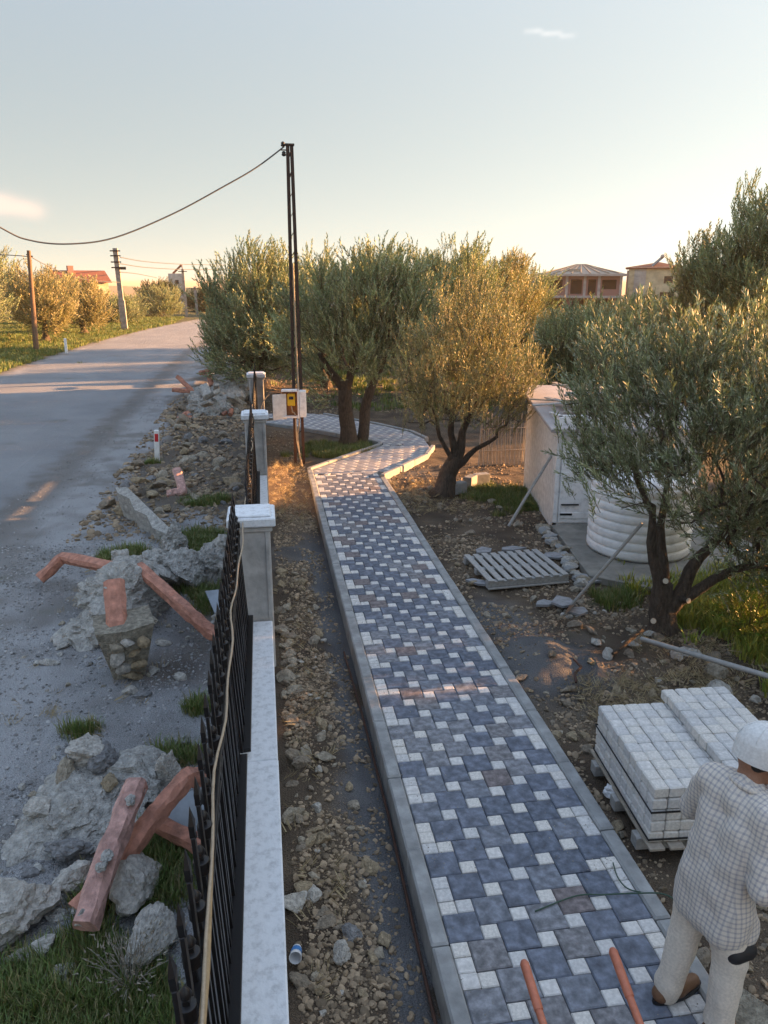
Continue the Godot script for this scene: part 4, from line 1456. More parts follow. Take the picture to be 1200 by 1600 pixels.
	for k in [[-7.9, -88.0, 5.2, "concrete pole with a lamp arm, second along the left of the road"], [-5.4, -103.0, 3.8, "thin pole at the road's far end, in front of the white tower"], [-7.0, -91.0, 3.4, "short thin pole just right of the second concrete pole"]]:
		var f := thing("far_pole", k[3], "pole", Vector3(k[0], -0.3, k[1]))
		var fm := MB.new()
		fm.bar(Vector3.ZERO, Vector3(-0.08, k[2], 0), 0.26, 0.26)
		put("shaft", fm.commit(), M.pole_concrete, f)
		one("crossarm", f, M.iron, Vector3(-0.08, k[2] - 0.25, 0.15), Vector3(0.9, 0.08, 0.08))
	wire("twisted black service wire sagging from the iron pole head to the left", [Vector3(0.561, 5.887, -15.498), Vector3(0.035, 5.505, -15.377), Vector3(-0.551, 5.169, -15.266), Vector3(-1.471, 4.680, -15.106), Vector3(-2.459, 4.260, -14.854), Vector3(-3.179, 4.140, -14.663), Vector3(-3.771, 4.182, -14.552), Vector3(-4.214, 4.383, -14.419), Vector3(-5.381, 5.214, -13.993)], 0.014)
	wire("thin wire from the wooden pole off to the left of the picture", [Vector3(-11.741, 4.793, -44.331), Vector3(-13.203, 4.888, -44.558), Vector3(-19.720, 5.076, -45.572)], 0.022)
	wire("thin wire sagging between the wooden pole and the concrete pole", [Vector3(-11.704, 4.825, -44.325), Vector3(-11.928, 4.345, -49.420), Vector3(-11.670, 3.734, -56.464), Vector3(-10.470, 3.531, -63.362)], 0.022)
	var g := "power wires strung along the road"
	wire("uppermost power wire from the concrete pole towards the big olive", [Vector3(-10.248, 5.332, -63.327), Vector3(-10.174, 5.358, -77.484), Vector3(-8.006, 5.459, -92.327), Vector3(-4.625, 5.811, -112.042)], 0.035, g)
	wire("middle power wire from the concrete pole towards the big olive", [Vector3(-10.292, 4.873, -63.334), Vector3(-10.219, 4.849, -77.491), Vector3(-8.046, 4.915, -92.333), Vector3(-4.659, 5.229, -112.047)], 0.035, g)
	wire("lowest power wire from the concrete pole along the left of the road", [Vector3(-10.350, 4.274, -63.343), Vector3(-10.408, 4.229, -72.460), Vector3(-10.794, 4.003, -88.712)], 0.03, g)
	# white marker posts
	var mk := thing("marker_post", "white roadside marker post with a red reflector, leaning in the rubble verge", "marker post", Vector3(-2.23, -0.1, -15.95))
	mk.rotation.z = deg_to_rad(-3.0)
	one("post", mk, M.white_paint, Vector3(0, 0.37, 0), Vector3(0.10, 0.74, 0.06), Basis.IDENTITY, 0.015)
	one("reflector", mk, M.red, Vector3(0, 0.585, 0.032), Vector3(0.07, 0.16, 0.008))
	var mk2 := thing("marker_post", "small white marker post on the grass edge left of the road", "marker post", Vector3(-10.0, 0.0, -42.5))
	one("post", mk2, M.white_paint, Vector3(0, 0.38, 0), Vector3(0.13, 0.76, 0.08), Basis.IDENTITY, 0.02)

func trees() -> void:
	rng.seed = 77
	var tones := [Color(0.19, 0.22, 0.12), Color(0.23, 0.26, 0.15), Color(0.20, 0.225, 0.13), Color(0.42, 0.44, 0.33), Color(0.29, 0.32, 0.20)]
	var sunlit_tones := [Color(0.29, 0.28, 0.125), Color(0.36, 0.325, 0.155), Color(0.30, 0.29, 0.135), Color(0.47, 0.43, 0.29), Color(0.43, 0.35, 0.18)]  # yellowed leaf tones: the low sun is put into the colour
	var near := sprig_mesh(26, 0.34, 0.062, 0.0065, tones)
	var near_sunlit := sprig_mesh(22, 0.34, 0.055, 0.006, sunlit_tones)
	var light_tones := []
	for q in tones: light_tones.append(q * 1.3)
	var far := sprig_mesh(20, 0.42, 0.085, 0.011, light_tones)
	var far_sunlit := sprig_mesh(20, 0.42, 0.085, 0.011, sunlit_tones)
	var dark := sprig_mesh(22, 0.45, 0.10, 0.014, [Color(0.06, 0.085, 0.045), Color(0.08, 0.105, 0.05), Color(0.07, 0.095, 0.05)])
	var lm: Material = M.olive_leaf
	var fm: Material = M.far_leaf
	var gr := "olive trees of the grove"
	# the big olive on the right
	var b := Vector3(4.06, -0.12, -6.92)
	var tk := [bend(Vector3(0, 0, 0), Vector3(-0.04, 0.62, 0), 0.15, 0.105, 6, 0.02, 1.5), bend(Vector3(-0.05, 0.3, 0.02), Vector3(-0.3, 1.5, 0.1), 0.08, 0.03, 6, 0.04, 1.1), bend(Vector3(0.04, 0.3, 0), Vector3(0.45, 1.25, 0.2), 0.09, 0.035, 6, 0.05, 1.1), bend(Vector3(-0.02, 0.35, -0.03), Vector3(0.05, 1.6, -0.3), 0.07, 0.03, 6, 0.04, 1.1), bend(Vector3(0.06, 0.4, 0.02), Vector3(0.95, 0.95, 0.25), 0.065, 0.03, 6, 0.05, 1.1)]
	var bt := olive("olive_tree", "large grey-green olive tree at the right, in front of the white tank", gr, b, tk, [[Vector3(0.15, 2.32, 0.0), Vector3(1.3, 1.05, 1.2)], [Vector3(-0.72, 2.25, 0.15), Vector3(0.6, 0.65, 0.7)], [Vector3(1.35, 1.75, 0.3), Vector3(1.2, 1.25, 1.1)], [Vector3(-0.2, 2.85, 0.0), Vector3(0.65, 0.5, 0.65)], [Vector3(0.5, 2.7, 0.1), Vector3(0.7, 0.55, 0.7)], [Vector3(2.1, 2.0, -0.3), Vector3(1.0, 1.2, 1.0)], [Vector3(0.9, 1.0, 0.5), Vector3(0.8, 0.45, 0.6)]], 720, 9, 1.0, lm, near, 101, 0.5, 0.0055, 0.22)
	for q in [[Vector3(-0.12, 0.72, 0.17), Vector3(-0.3, 0.5, 1)], [Vector3(0.14, 0.5, 0.2), Vector3(0.2, 0.2, 1)], [Vector3(0.3, 1.05, 0.22), Vector3(0.5, 0.6, 0.8)], [Vector3(-0.2, 0.28, 0.16), Vector3(-0.4, 0.3, 0.8)]]:
		var m := MB.new()
		var d: Vector3 = q[1].normalized()
		m.tube([q[0] - d * 0.09, q[0]], [0.034, 0.030], 9, false)
		put("branch_stub", m.commit(true), M.bark, bt)
		var c := MB.new()
		c.tube([q[0] - d * 0.002, q[0] + d * 0.003], [0.0295, 0.029], 9)
		put("sawn_end", c.commit(), M.cut_wood, bt)
	# the golden olive in the middle, sunlight tinted into its leaves
	b = Vector3(2.95, -0.12, -12.6)
	tk = [bend(Vector3(0, 0, 0), Vector3(0.28, 0.75, 0), 0.17, 0.14, 5, 0.04), bend(Vector3(0.24, 0.68, 0), Vector3(0.15, 1.5, 0.1), 0.08, 0.04, 5, 0.04, 1.1), bend(Vector3(0.26, 0.68, 0), Vector3(0.5, 1.5, 0), 0.09, 0.04, 5, 0.04, 1.1), bend(Vector3(0.24, 0.55, 0), Vector3(0.95, 1.1, 0.1), 0.06, 0.03, 5, 0.06, 1.1), bend(Vector3(0.2, 0.6, 0.03), Vector3(-0.15, 1.5, 0.15), 0.05, 0.025, 5, 0.05, 1.1)]
	olive("olive_tree", "sunlit golden leaning olive tree right of the path bend, with thin upright shoots", gr, b, tk, [[Vector3(0.35, 2.3, 0), Vector3(1.25, 1.15, 1.15)], [Vector3(-0.25, 1.95, 0.1), Vector3(0.85, 0.75, 0.85)], [Vector3(1.05, 2.05, 0), Vector3(0.75, 0.9, 0.85)], [Vector3(0.6, 3.05, 0), Vector3(0.75, 0.6, 0.7)]], 430, 9, 0.95, lm, near_sunlit, 102, 0.75, 0.005, 0.22, 0.3)
	# the twin-trunk olive inside the bend
	b = Vector3(2.0, -0.1, -17.25)
	tk = [bend(Vector3(-0.14, 0, 0), Vector3(-0.2, 1.3, 0), 0.20, 0.15, 6, 0.03, 1.3), bend(Vector3(-0.2, 1.25, 0), Vector3(-0.75, 2.1, 0), 0.12, 0.06, 5, 0.05, 1.1), bend(Vector3(0.16, 0, -0.15), Vector3(0.45, 1.45, -0.2), 0.13, 0.11, 6, 0.05, 1.2), bend(Vector3(-0.18, 1.3, 0), Vector3(0.1, 2.3, 0.1), 0.10, 0.05, 5, 0.04, 1.1), bend(Vector3(0.45, 1.4, -0.2), Vector3(1.0, 2.4, -0.1), 0.08, 0.04, 5, 0.05, 1.1)]
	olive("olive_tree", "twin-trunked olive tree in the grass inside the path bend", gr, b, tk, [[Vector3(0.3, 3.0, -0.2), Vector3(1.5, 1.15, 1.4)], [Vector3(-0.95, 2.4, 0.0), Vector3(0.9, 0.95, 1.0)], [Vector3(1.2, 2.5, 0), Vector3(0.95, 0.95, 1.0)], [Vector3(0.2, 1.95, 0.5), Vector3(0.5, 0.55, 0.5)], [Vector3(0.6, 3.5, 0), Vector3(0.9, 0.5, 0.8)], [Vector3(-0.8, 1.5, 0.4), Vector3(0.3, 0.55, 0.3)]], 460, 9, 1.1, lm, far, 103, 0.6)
	# the row along the road behind the iron pole
	var row := [
		[Vector3(-0.35, -0.1, -23.5), "tall loose olive tree behind the iron pole, nearest the road", [[Vector3(0.2, 2.6, 0), Vector3(1.55, 1.6, 1.5)], [Vector3(0.4, 3.75, 0), Vector3(0.75, 0.8, 0.7)], [Vector3(-0.5, 1.5, 0.2), Vector3(1.0, 0.9, 1.0)], [Vector3(1.2, 2.3, 0.3), Vector3(1.0, 1.5, 1.0)]], far, 520],
		[Vector3(2.2, -0.1, -27.5), "olive tree with golden top just right of the iron pole", [[Vector3(0.0, 2.6, 0), Vector3(1.7, 1.6, 1.5)], [Vector3(-1.5, 1.6, 0), Vector3(1.2, 1.3, 1.1)]], far, 360],
		[Vector3(5.6, -0.1, -24.6), "broad olive tree behind the twin-trunked one", [[Vector3(-0.4, 2.9, 0), Vector3(1.7, 1.5, 1.5)], [Vector3(0.9, 3.2, 0), Vector3(1.1, 1.5, 1.2)], [Vector3(-1.2, 1.8, 0), Vector3(1.2, 1.1, 1.0)]], far, 420],
		[Vector3(8.3, -0.1, -26.5), "olive tree with feathery top behind the golden olive", [[Vector3(-0.3, 2.5, 0), Vector3(1.5, 1.5, 1.5)], [Vector3(0.4, 3.8, 0), Vector3(0.45, 0.75, 0.45)], [Vector3(-1.2, 3.5, 0), Vector3(0.6, 0.85, 0.6)]], far_sunlit, 380],
		[Vector3(9.2, -0.1, -21.5), "dark green olive tree behind the hut roof", [[Vector3(0.0, 1.5, 0), Vector3(1.5, 1.2, 1.3)]], far, 300],
		[Vector3(11.0, -0.1, -25.0), "olive tree with yellow sunlit top in front of the unfinished house", [[Vector3(0.0, 1.45, 0), Vector3(1.9, 1.2, 1.5)]], far_sunlit, 300],
		[Vector3(13.6, -0.1, -23.0), "wide olive tree in front of the yellow house", [[Vector3(0.0, 1.6, 0), Vector3(2.0, 1.2, 1.5)]], far, 320],
		[Vector3(11.9, -0.1, -17.6), "tallest dark feathery tree at the right edge", [[Vector3(0.0, 3.0, 0), Vector3(1.5, 1.7, 1.4)], [Vector3(-0.2, 4.4, 0), Vector3(0.9, 1.15, 0.9)], [Vector3(0.9, 4.4, 0), Vector3(0.9, 1.2, 0.9)], [Vector3(-1.2, 3.6, 0), Vector3(0.6, 0.8, 0.6)]], far, 520],
		[Vector3(10.7, -0.1, -18.3), "thin young olive shoots left of the tallest tree", [[Vector3(0.0, 2.6, 0), Vector3(0.7, 1.9, 0.7)]], far_sunlit, 130],
		[Vector3(3.4, -0.1, -33.0), "olive tree deep in the grove seen between the nearer crowns", [[Vector3(0.0, 2.2, 0), Vector3(2.2, 1.7, 1.6)]], far, 260],
		[Vector3(-0.2, -0.1, -33.0), "bushy olive tree at the verge beyond the rubble", [[Vector3(0.0, 2.0, 0), Vector3(1.7, 1.7, 1.6)]], far, 260],
		[Vector3(7.0, -0.1, -34.0), "far olive tree behind the broad one", [[Vector3(0.0, 2.6, 0), Vector3(2.2, 1.7, 1.6)]], far, 240],
		[Vector3(16.0, -0.1, -33.0), "far olive tree in the gap left of the yellow house", [[Vector3(0.3, 1.6, 0), Vector3(2.0, 1.2, 1.5)]], far, 220]]
	var i := 0
	for q in row:
		rng.seed = 900 + i
		var t := bend(Vector3.ZERO, Vector3(r(-0.2, 0.2), 1.1, 0), 0.17, 0.12, 5, 0.05)
		var t2 := bend(t[-1][0], t[-1][0] + Vector3(-0.4, 0.7, 0.1), 0.09, 0.05, 4, 0.03, 1.1)
		var t3 := bend(t[-1][0], t[-1][0] + Vector3(0.45, 0.8, -0.1), 0.09, 0.05, 4, 0.03, 1.1)
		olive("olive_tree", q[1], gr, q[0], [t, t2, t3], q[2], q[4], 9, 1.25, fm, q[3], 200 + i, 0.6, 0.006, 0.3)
		i += 1
	# trees left of the road
	var left := [
		[Vector3(-15.5, 0.1, -45.5), Vector3(2.4, 2.0, 2.0), 2.6, "dark olive tree at the left edge, nearest of the trees across the road", far],
		[Vector3(-13.0, 0.1, -50.5), Vector3(2.0, 1.8, 1.8), 2.2, "sunlit golden olive tree behind the wooden pole", far_sunlit],
		[Vector3(-17.0, 0.1, -53.0), Vector3(2.6, 2.1, 2.0), 2.9, "tall sunlit olive tree at the left edge behind the dark one", far],
		[Vector3(-12.3, 0.1, -58.0), Vector3(1.9, 1.5, 1.7), 1.8, "orange-lit olive tree in front of the red roof", far_sunlit],
		[Vector3(-15.5, 0.1, -64.0), Vector3(2.4, 1.6, 1.8), 2.0, "olive tree between the golden one and the red roofed house", far],
		[Vector3(-12.4, 0.0, -72.0), Vector3(2.4, 0.9, 1.8), 1.0, "low olive tree left of the concrete pole", far],
		[Vector3(-10.2, -0.1, -84.0), Vector3(2.4, 1.5, 1.8), 1.5, "grey-green tree right of the concrete pole", far],
		[Vector3(-11.5, -0.2, -97.0), Vector3(2.6, 1.7, 2.0), 1.8, "dark round pine left of the white tower", dark],
		[Vector3(-6.8, -0.2, -101.0), Vector3(2.4, 1.5, 2.0), 1.3, "dark tree in front of the white tower", dark],
		[Vector3(-2.2, -0.2, -104.0), Vector3(3.0, 1.7, 2.0), 1.6, "dark tree at the far bend of the road", dark],
		[Vector3(2.5, -0.2, -90.0), Vector3(2.6, 1.7, 2.0), 1.7, "dark tree right of the far bend of the road", dark]]
	i = 0
	for q in left:
		rng.seed = 1200 + i
		var t := bend(Vector3.ZERO, Vector3(r(-0.2, 0.2), 1.0, 0), 0.2, 0.13, 4, 0.05)
		var h: float = q[2]
		olive("roadside_tree", q[3], "trees across the road", q[0], [t], [[Vector3(0, h, 0), q[1]], [Vector3(r(-0.8, 0.8), h + 0.6, 0), q[1] * 0.6], [Vector3(r(-1.2, 1.2), h - 0.5, 0.4), q[1] * 0.6]], 260, 8, 1.7, fm, q[4], 400 + i, 0.5, 0.007, 0.42)
		i += 1
	rng.seed = 1400
	olive("added_shrub", "unseen low bushy olive shrub added off to the right to shade the path", gr, Vector3(10.4, -0.1, -6.0), [bend(Vector3.ZERO, Vector3(0.05, 0.5, 0), 0.09, 0.06, 4, 0.02)], [[Vector3(0, 0.95, 0), Vector3(1.0, 0.9, 0.75)], [Vector3(0.2, 1.5, 0.4), Vector3(0.9, 0.7, 0.8)]], 260, 10, 1.4, fm, far, 590, 0.5, 0.006, 0.4)  # unseen shrub added to keep the low sun off the path
	# the rest of the grove, mostly unseen, added and spaced to shade the yard
	var grove := [[9.5, -2.6], [8.6, 0.6], [14.5, -3.8], [12.2, -5.0], [14.0, 0.0], [19.5, -2.0], [21.0, -11.6], [15.5, -10.9], [29.0, -3.5], [27.0, 1.0], [20.0, 4.5], [13.0, 4.8], [18.0, -22.0], [21.5, -25.5], [25.0, -34.0], [25.5, -21.5], [24.0, -38.5], [30.0, -41.0], [14.0, -42.0], [6.0, -45.0], [32.0, -12.9], [26.0, -12.0]]
	i = 0
	for q in grove:
		rng.seed = 1500 + i
		var t := bend(Vector3.ZERO, Vector3(r(-0.2, 0.2), 1.1, r(-0.2, 0.2)), 0.2, 0.13, 4, 0.05)
		var h := r(2.4, 3.0)
		olive("olive_tree", "olive tree of the grove, added off to the right to shade the yard", gr, Vector3(q[0], -0.1, q[1]), [t], [[Vector3(0, h, 0), Vector3(r(1.9, 2.5), r(1.6, 2.0), r(1.9, 2.5))], [Vector3(r(-0.8, 0.8), h + 0.9, r(-0.8, 0.8)), Vector3(1.3, 1.1, 1.3)], [Vector3(r(-0.9, 0.9), h - 1.0, r(-0.9, 0.9)), Vector3(1.4, 0.9, 1.4)]], 270, 10, 1.7, fm, far, 600 + i, 0.5, 0.007, 0.42)
		i += 1

func stick(called: String, label: String, category: String, pts: Array, rads: Array, m: Material, group := "") -> void:
	var mb := MB.new()
	mb.tube(pts, rads, 8)
	tag(put(called, mb.commit(true), m), label, category, group)

func yard() -> void:
	rng.seed = 31
	# garden hut
	var h := thing("garden_hut", "small cream and white hut with planks piled on its flat roof", "hut", Vector3(4.2, -0.06, -10.54), deg_to_rad(-9.0))
	var lw := MB.new()
	lw.quad(Vector3(0, 0, 0), Vector3(0, 0, -2.5), Vector3(0, 1.5, -2.5), Vector3(0, 1.72, 0))
	lw.quad(Vector3(0.06, 1.72, 0), Vector3(0.06, 1.5, -2.5), Vector3(0.06, 0, -2.5), Vector3(0.06, 0, 0))
	lw.quad(Vector3(0, 1.72, 0), Vector3(0, 1.5, -2.5), Vector3(0.06, 1.5, -2.5), Vector3(0.06, 1.72, 0))
	put("left_wall", lw.commit(), M.cream_wall, h)
	one("front_wall", h, M.white_paint, Vector3(1.06, 0.86, -0.03), Vector3(2.0, 1.72, 0.06))
	one("right_wall", h, M.white_paint, Vector3(2.09, 0.82, -1.25), Vector3(0.06, 1.6, 2.5))
	one("back_wall", h, M.white_paint, Vector3(1.06, 0.75, -2.47), Vector3(2.0, 1.5, 0.06))
	one("base_skirt", h, M.slab, Vector3(1.05, 0.02, 0.02), Vector3(2.06, 0.06, 0.05))
	for x in [0.03, 0.95]: one("frame_post", h, M.white_paint, Vector3(x, 0.9, 0.014), Vector3(0.06, 1.6, 0.028), Basis.IDENTITY, 0.006)
	var door := one("door", h, M.white_paint, Vector3(0.49, 0.84, 0.018), Vector3(0.82, 1.48, 0.03), Basis.IDENTITY, 0.008)
	for y in [-0.62, 0.0, 0.62]: one("door_rail", door, M.white_paint, Vector3(0, y, 0.022), Vector3(0.76, 0.09, 0.014), Basis.IDENTITY, 0.004)
	one("bolt", door, M.iron, Vector3(-0.25, -0.45, 0.03), Vector3(0.26, 0.02, 0.02))
	one("hinge", door, M.iron, Vector3(-0.3, -0.6, 0.03), Vector3(0.18, 0.03, 0.012))
	var slope := Basis(Vector3.RIGHT, atan2(-0.22, 2.5))
	one("roof", h, M.house_concrete, Vector3(1.05, 1.665, -1.2), Vector3(2.4, 0.06, 2.9), Basis(Vector3.RIGHT, 0.088), 0.01)
	for k in 16:
		var a := r(-0.5, 0.5) + (PI / 2 if k % 3 else 0.0)
		var y := 1.73 + 0.02 * k
		var p := MB.new()
		p.box(Vector3.ZERO, Vector3(r(0.06, 0.12), 0.022, r(0.7, 1.5)), Basis.IDENTITY, 0.003)
		tag(put("roof_plank", p.commit(), [M.wood, M.grey_wood, M.wood, M.house_white][k % 4], null, h.transform * Vector3(r(0.15, 1.2), y, r(-1.4, -0.25)), h.basis * Basis(Vector3.UP, a) * Basis(Vector3.RIGHT, r(-0.05, 0.05))), "weathered plank in the loose pile on the hut roof", "plank", "planks on the hut roof")
	stick("leaning_pole", "pale wooden pole leaning against the cream wall of the hut", "pole", [Vector3(3.541, 0.000, -10.583), Vector3(3.876, 0.463, -10.732), Vector3(4.241, 1.002, -10.827)], [0.024, 0.022, 0.02], M.grey_wood)
	# slab, tank
	var sl := MB.new()
	sl.prism(PackedVector2Array([Vector2(4.16, -10.45), Vector2(3.88, -8.4), Vector2(4.6, -7.75), Vector2(6.6, -8.0), Vector2(6.6, -10.3)]), -0.25, 0.03, 0.012)
	tag(put("concrete_slab", sl.commit(), M.slab), "wet grey concrete slab under the white water tank", "slab")
	for k in 26:
		var u := k / 25.0
		var sz := r(0.05, 0.11)
		rock("edging_stone", "pale rough stone in the row edging the wet slab of the white tank", Vector3(lerpf(3.76, 4.05, u) + r(-0.05, 0.05), -0.02, lerpf(-8.3, -10.5, u)), Vector3(sz, sz * 0.6, sz * 0.9), [M.stone_2, M.stone_0, M.kerb][k % 3], 2, 9, 0.25, "stone", "stones edging the tank slab")
	var t := thing("water_tank", "white ribbed plastic water tank with a lid, half hidden by the olive tree", "tank", Vector3(4.95, 0.035, -9.3))
	var prof := [Vector2(0.0, 0.0), Vector2(0.66, 0.0)]
	for k in 8:
		var y := 0.02 + 0.12 * k
		prof.append_array([Vector2(0.660, y + 0.008), Vector2(0.676, y + 0.02), Vector2(0.678, y + 0.085), Vector2(0.662, y + 0.10), Vector2(0.652, y + 0.108), Vector2(0.652, y + 0.116)])
	prof.append_array([Vector2(0.66, 1.0), Vector2(0.60, 1.07), Vector2(0.42, 1.13), Vector2(0.24, 1.16)])
	var tb := MB.new()
	tb.lathe(Vector3.ZERO, prof, 48)
	put("shell", tb.commit(true), M.tank, t)
	var lid := MB.new()
	lid.lathe(Vector3.ZERO, [Vector2(0.24, 1.14), Vector2(0.25, 1.17), Vector2(0.25, 1.24), Vector2(0.23, 1.26), Vector2(0.12, 1.29), Vector2(0.0, 1.30)], 24)
	put("lid", lid.commit(true), M.tank, t)
	# empty wooden pallet
	var p := thing("wooden_pallet", "empty grey wooden pallet lying on the bare ground left of the tank", "pallet", Vector3(3.05, -0.02, -8.82), deg_to_rad(4.0))
	for lv in 2:
		for x in [-0.42, 0.0, 0.42]: one("bearer", p, M.grey_wood, Vector3(0, 0.035 + lv * 0.0, x), Vector3(1.05, 0.07, 0.09), Basis.IDENTITY, 0.004) if lv == 0 else null
	for k in 9: one("slat", p, M.grey_wood, Vector3(-0.48 + 0.12 * k, 0.083, r(-0.01, 0.01)), Vector3(0.078, 0.02, 0.96), Basis(Vector3.UP, r(-0.01, 0.01)), 0.003)
	for x in [-0.44, 0.44]: one("bottom_board", p, M.grey_wood, Vector3(0, -0.011, x), Vector3(1.05, 0.018, 0.11), Basis.IDENTITY, 0.003)
	# shovel
	var s := thing("shovel", "shovel with a grey blade on the broken tiles, its handle against the olive tree", "shovel", Vector3.ZERO)
	var foot := Vector3(3.282, 0.060, -7.504)
	var top := Vector3(3.782, 1.126, -7.053)
	var hm := MB.new()
	hm.tube([foot, foot.lerp(top, 0.5) + Vector3(0, -0.01, 0), top], [0.019, 0.018, 0.019], 10)
	put("handle", hm.commit(true), M.grey_wood, s)
	var d := (top - foot).normalized()
	var side := d.cross(Vector3.UP).normalized()
	var nrm := side.cross(d)
	var bl := MB.new()
	for i in 6:
		for j in 6:
			var q := []
			for e in [[i, j], [i + 1, j], [i + 1, j + 1], [i, j + 1]]:
				var u: float = e[0] / 6.0 * 2.0 - 1.0
				var v: float = e[1] / 6.0
				var w := 0.12 * (1.0 - 0.25 * pow(v, 3.0))
				q.append(foot + d * 0.04 + side * u * w - d * v * (0.27 - 0.05 * u * u) + nrm * (0.025 * u * u - 0.02 - 0.02 * v))
			bl.quad(q[0], q[1], q[2], q[3])
	put("blade", bl.commit(true), M.tile, s)
	var k := 0
	for q in [[Vector3(3.063, 0.000, -7.771), 0.13, 0.11, 0.2], [Vector3(3.275, 0.020, -7.728), 0.17, 0.13, 0.9], [Vector3(3.376, 0.000, -7.503), 0.14, 0.12, -0.3], [Vector3(3.862, -0.000, -8.414), 0.2, 0.13, -0.5], [Vector3(3.255, 0.000, -9.627), 0.22, 0.13, 0.1], [Vector3(2.874, 0.000, -9.632), 0.15, 0.12, 0.5], [Vector3(3.778, 0.000, -9.282), 0.22, 0.14, 0.05], [Vector3(2.510, -0.000, -8.495), 0.25, 0.1, -0.7]]:
		var m := MB.new()
		var poly := PackedVector2Array()
		for e in 5: poly.append(Vector2(cos(e * TAU / 5.0 + 0.3) * q[1] * r(0.6, 1.15), sin(e * TAU / 5.0 + 0.3) * q[2] * r(0.6, 1.15)))
		m.prism(poly, -0.012, 0.016, 0.003)
		tag(put("broken_tile", m.commit(), M.tile, null, q[0] + Vector3(0, -0.02, 0), Basis(Vector3.UP, q[3]) * Basis(Vector3.RIGHT, r(-0.15, 0.15))), ["grey broken slab lying alone left of the shovel blade", "largest grey broken slab right under the shovel blade", "grey broken slab sticking out right of the shovel blade", "grey broken slab by the wet edge, between pallet and tank", "grey slab scrap behind the pallet, nearer to the leaning pole", "grey slab scrap at the far left corner of the pallet", "long grey slab scrap at the far right corner of the pallet", "narrow grey slab scrap at the near left corner of the pallet"][k], "slab")
		k += 1
	stick("wooden_beam", "long thin brown pole lying across the bank right of the olive trunk", "pole", [Vector3(3.585, 0.120, -6.470), Vector3(3.889, 0.200, -5.867), Vector3(4.214, 0.240, -5.367), Vector3(4.530, 0.200, -5.094)], [0.024, 0.026, 0.026, 0.024], M.grey_wood)
	stick("dark_stick", "short dark broken branch at the foot of the olive tree", "branch", [Vector3(3.279, 0.000, -6.423), Vector3(3.476, 0.060, -6.539), Vector3(3.695, 0.120, -6.661)], [0.02, 0.024, 0.018], M.bark)
	stick("sand_stick", "crooked little stick on the dark sand heap", "stick", [Vector3(2.624, 0.100, -5.779), Vector3(2.661, 0.120, -5.902), Vector3(2.766, 0.120, -6.008), Vector3(2.738, 0.140, -6.125)], [0.012, 0.013, 0.012, 0.009], M.rust)
	# reed screen behind the golden olive
	var rs := thing("reed_screen", "dry reed screen of thin upright sticks left of the hut", "fence", Vector3.ZERO)
	for i in 34:
		var e := i / 33.0
		var at: Vector3 = Vector3(4.225, 0.000, -14.707).lerp(Vector3(5.273, 0.000, -14.780), e)
		var m := MB.new()
		m.tube([at + Vector3(0, -0.1, 0), at + Vector3(r(-0.03, 0.03), r(0.75, 1.05), r(-0.03, 0.03))], [0.012, 0.008], 5)
		put("reed", m.commit(true), M.wood if i % 3 else M.grey_wood, rs)
	for y in [0.25, 0.7]: 
		var m := MB.new()
		m.tube([Vector3(4.225, 0.000, -14.707) + Vector3(0, y, 0.02), Vector3(5.273, 0.000, -14.780) + Vector3(0, y, 0.02)], [0.01, 0.01], 5)
		put("crossbar", m.commit(true), M.wood, rs)
	k = 0
	for q in [[Vector3(3.287, 0.060, -12.675), 0.5], [Vector3(3.861, 0.060, -13.236), 0.2], [Vector3(3.615, 0.060, -13.083), 0.9]]:
		var m := MB.new()
		m.box(Vector3.ZERO, Vector3(0.28, 0.2, 0.16), Basis.IDENTITY, 0.01)
		tag(put("concrete_block", m.commit(), M.kerb, null, q[0], Basis(Vector3.UP, q[1])), "pale concrete block on the ground behind the leaning golden olive", "block", "concrete blocks behind the golden olive")
		k += 1
	var fb := MB.new()
	fb.box(Vector3.ZERO, Vector3(0.2, 0.16, 0.26), Basis.IDENTITY, 0.012)
	tag(put("concrete_block", fb.commit(), M.mortar, null, Vector3(2.194, 0.020, -2.623), Basis(Vector3.UP, 0.5) * Basis(Vector3.BACK, 0.12)), "beige concrete block on the rubble at the feet of the person", "block")
	# thin green line across the pavers
	var line := catmull([Vector3(1.418, 0.012, -3.430), Vector3(1.697, 0.015, -3.502), Vector3(1.867, 0.020, -3.480), Vector3(2.035, 0.030, -3.453), Vector3(2.204, 0.050, -3.395), Vector3(2.286, 0.020, -3.282), Vector3(2.338, 0.000, -3.133)], 6)
	stick("garden_line", "thin dark green cord trailing over the pavers towards the person", "cord", line, fill(line.size(), 0.0045), M.cable_green)
	var l2 := catmull([Vector3(2.035, 0.012, -3.729), Vector3(2.009, 0.012, -3.601), Vector3(2.035, 0.015, -3.500), Vector3(2.158, 0.012, -3.453)], 6)
	stick("garden_line", "short curl of dark green cord at the edge of the pavers", "cord", l2, fill(l2.size(), 0.004), M.cable_green)
	# rusty rods in the sand beside the kerb
	stick("iron_rod", "long thin rusty rod lying in the dark sand along the left kerb", "rod", [Vector3(0.70, -0.165, -7.2), Vector3(0.735, -0.17, -6.0), Vector3(0.75, -0.17, -4.6), Vector3(0.735, -0.165, -3.4), Vector3(0.72, -0.16, -1.6)], fill(5, 0.010), M.rust)
	stick("wooden_peg", "little pale wooden peg standing by the left kerb", "peg", [Vector3(0.789, -0.200, -5.345), Vector3(0.779, -0.080, -5.345)], [0.016, 0.014], M.wood)
	var cp := thing("plastic_cup", "crushed white and blue plastic cup lying in the soil beside the wall", "cup", Vector3(0.046, -0.120, -3.510))
	cp.rotation = Vector3(1.2, 0.4, 0.5)
	var cm := MB.new()
	cm.lathe(Vector3.ZERO, [Vector2(0.0, 0.0), Vector2(0.026, 0.0), Vector2(0.036, 0.10), Vector2(0.034, 0.10)], 14)
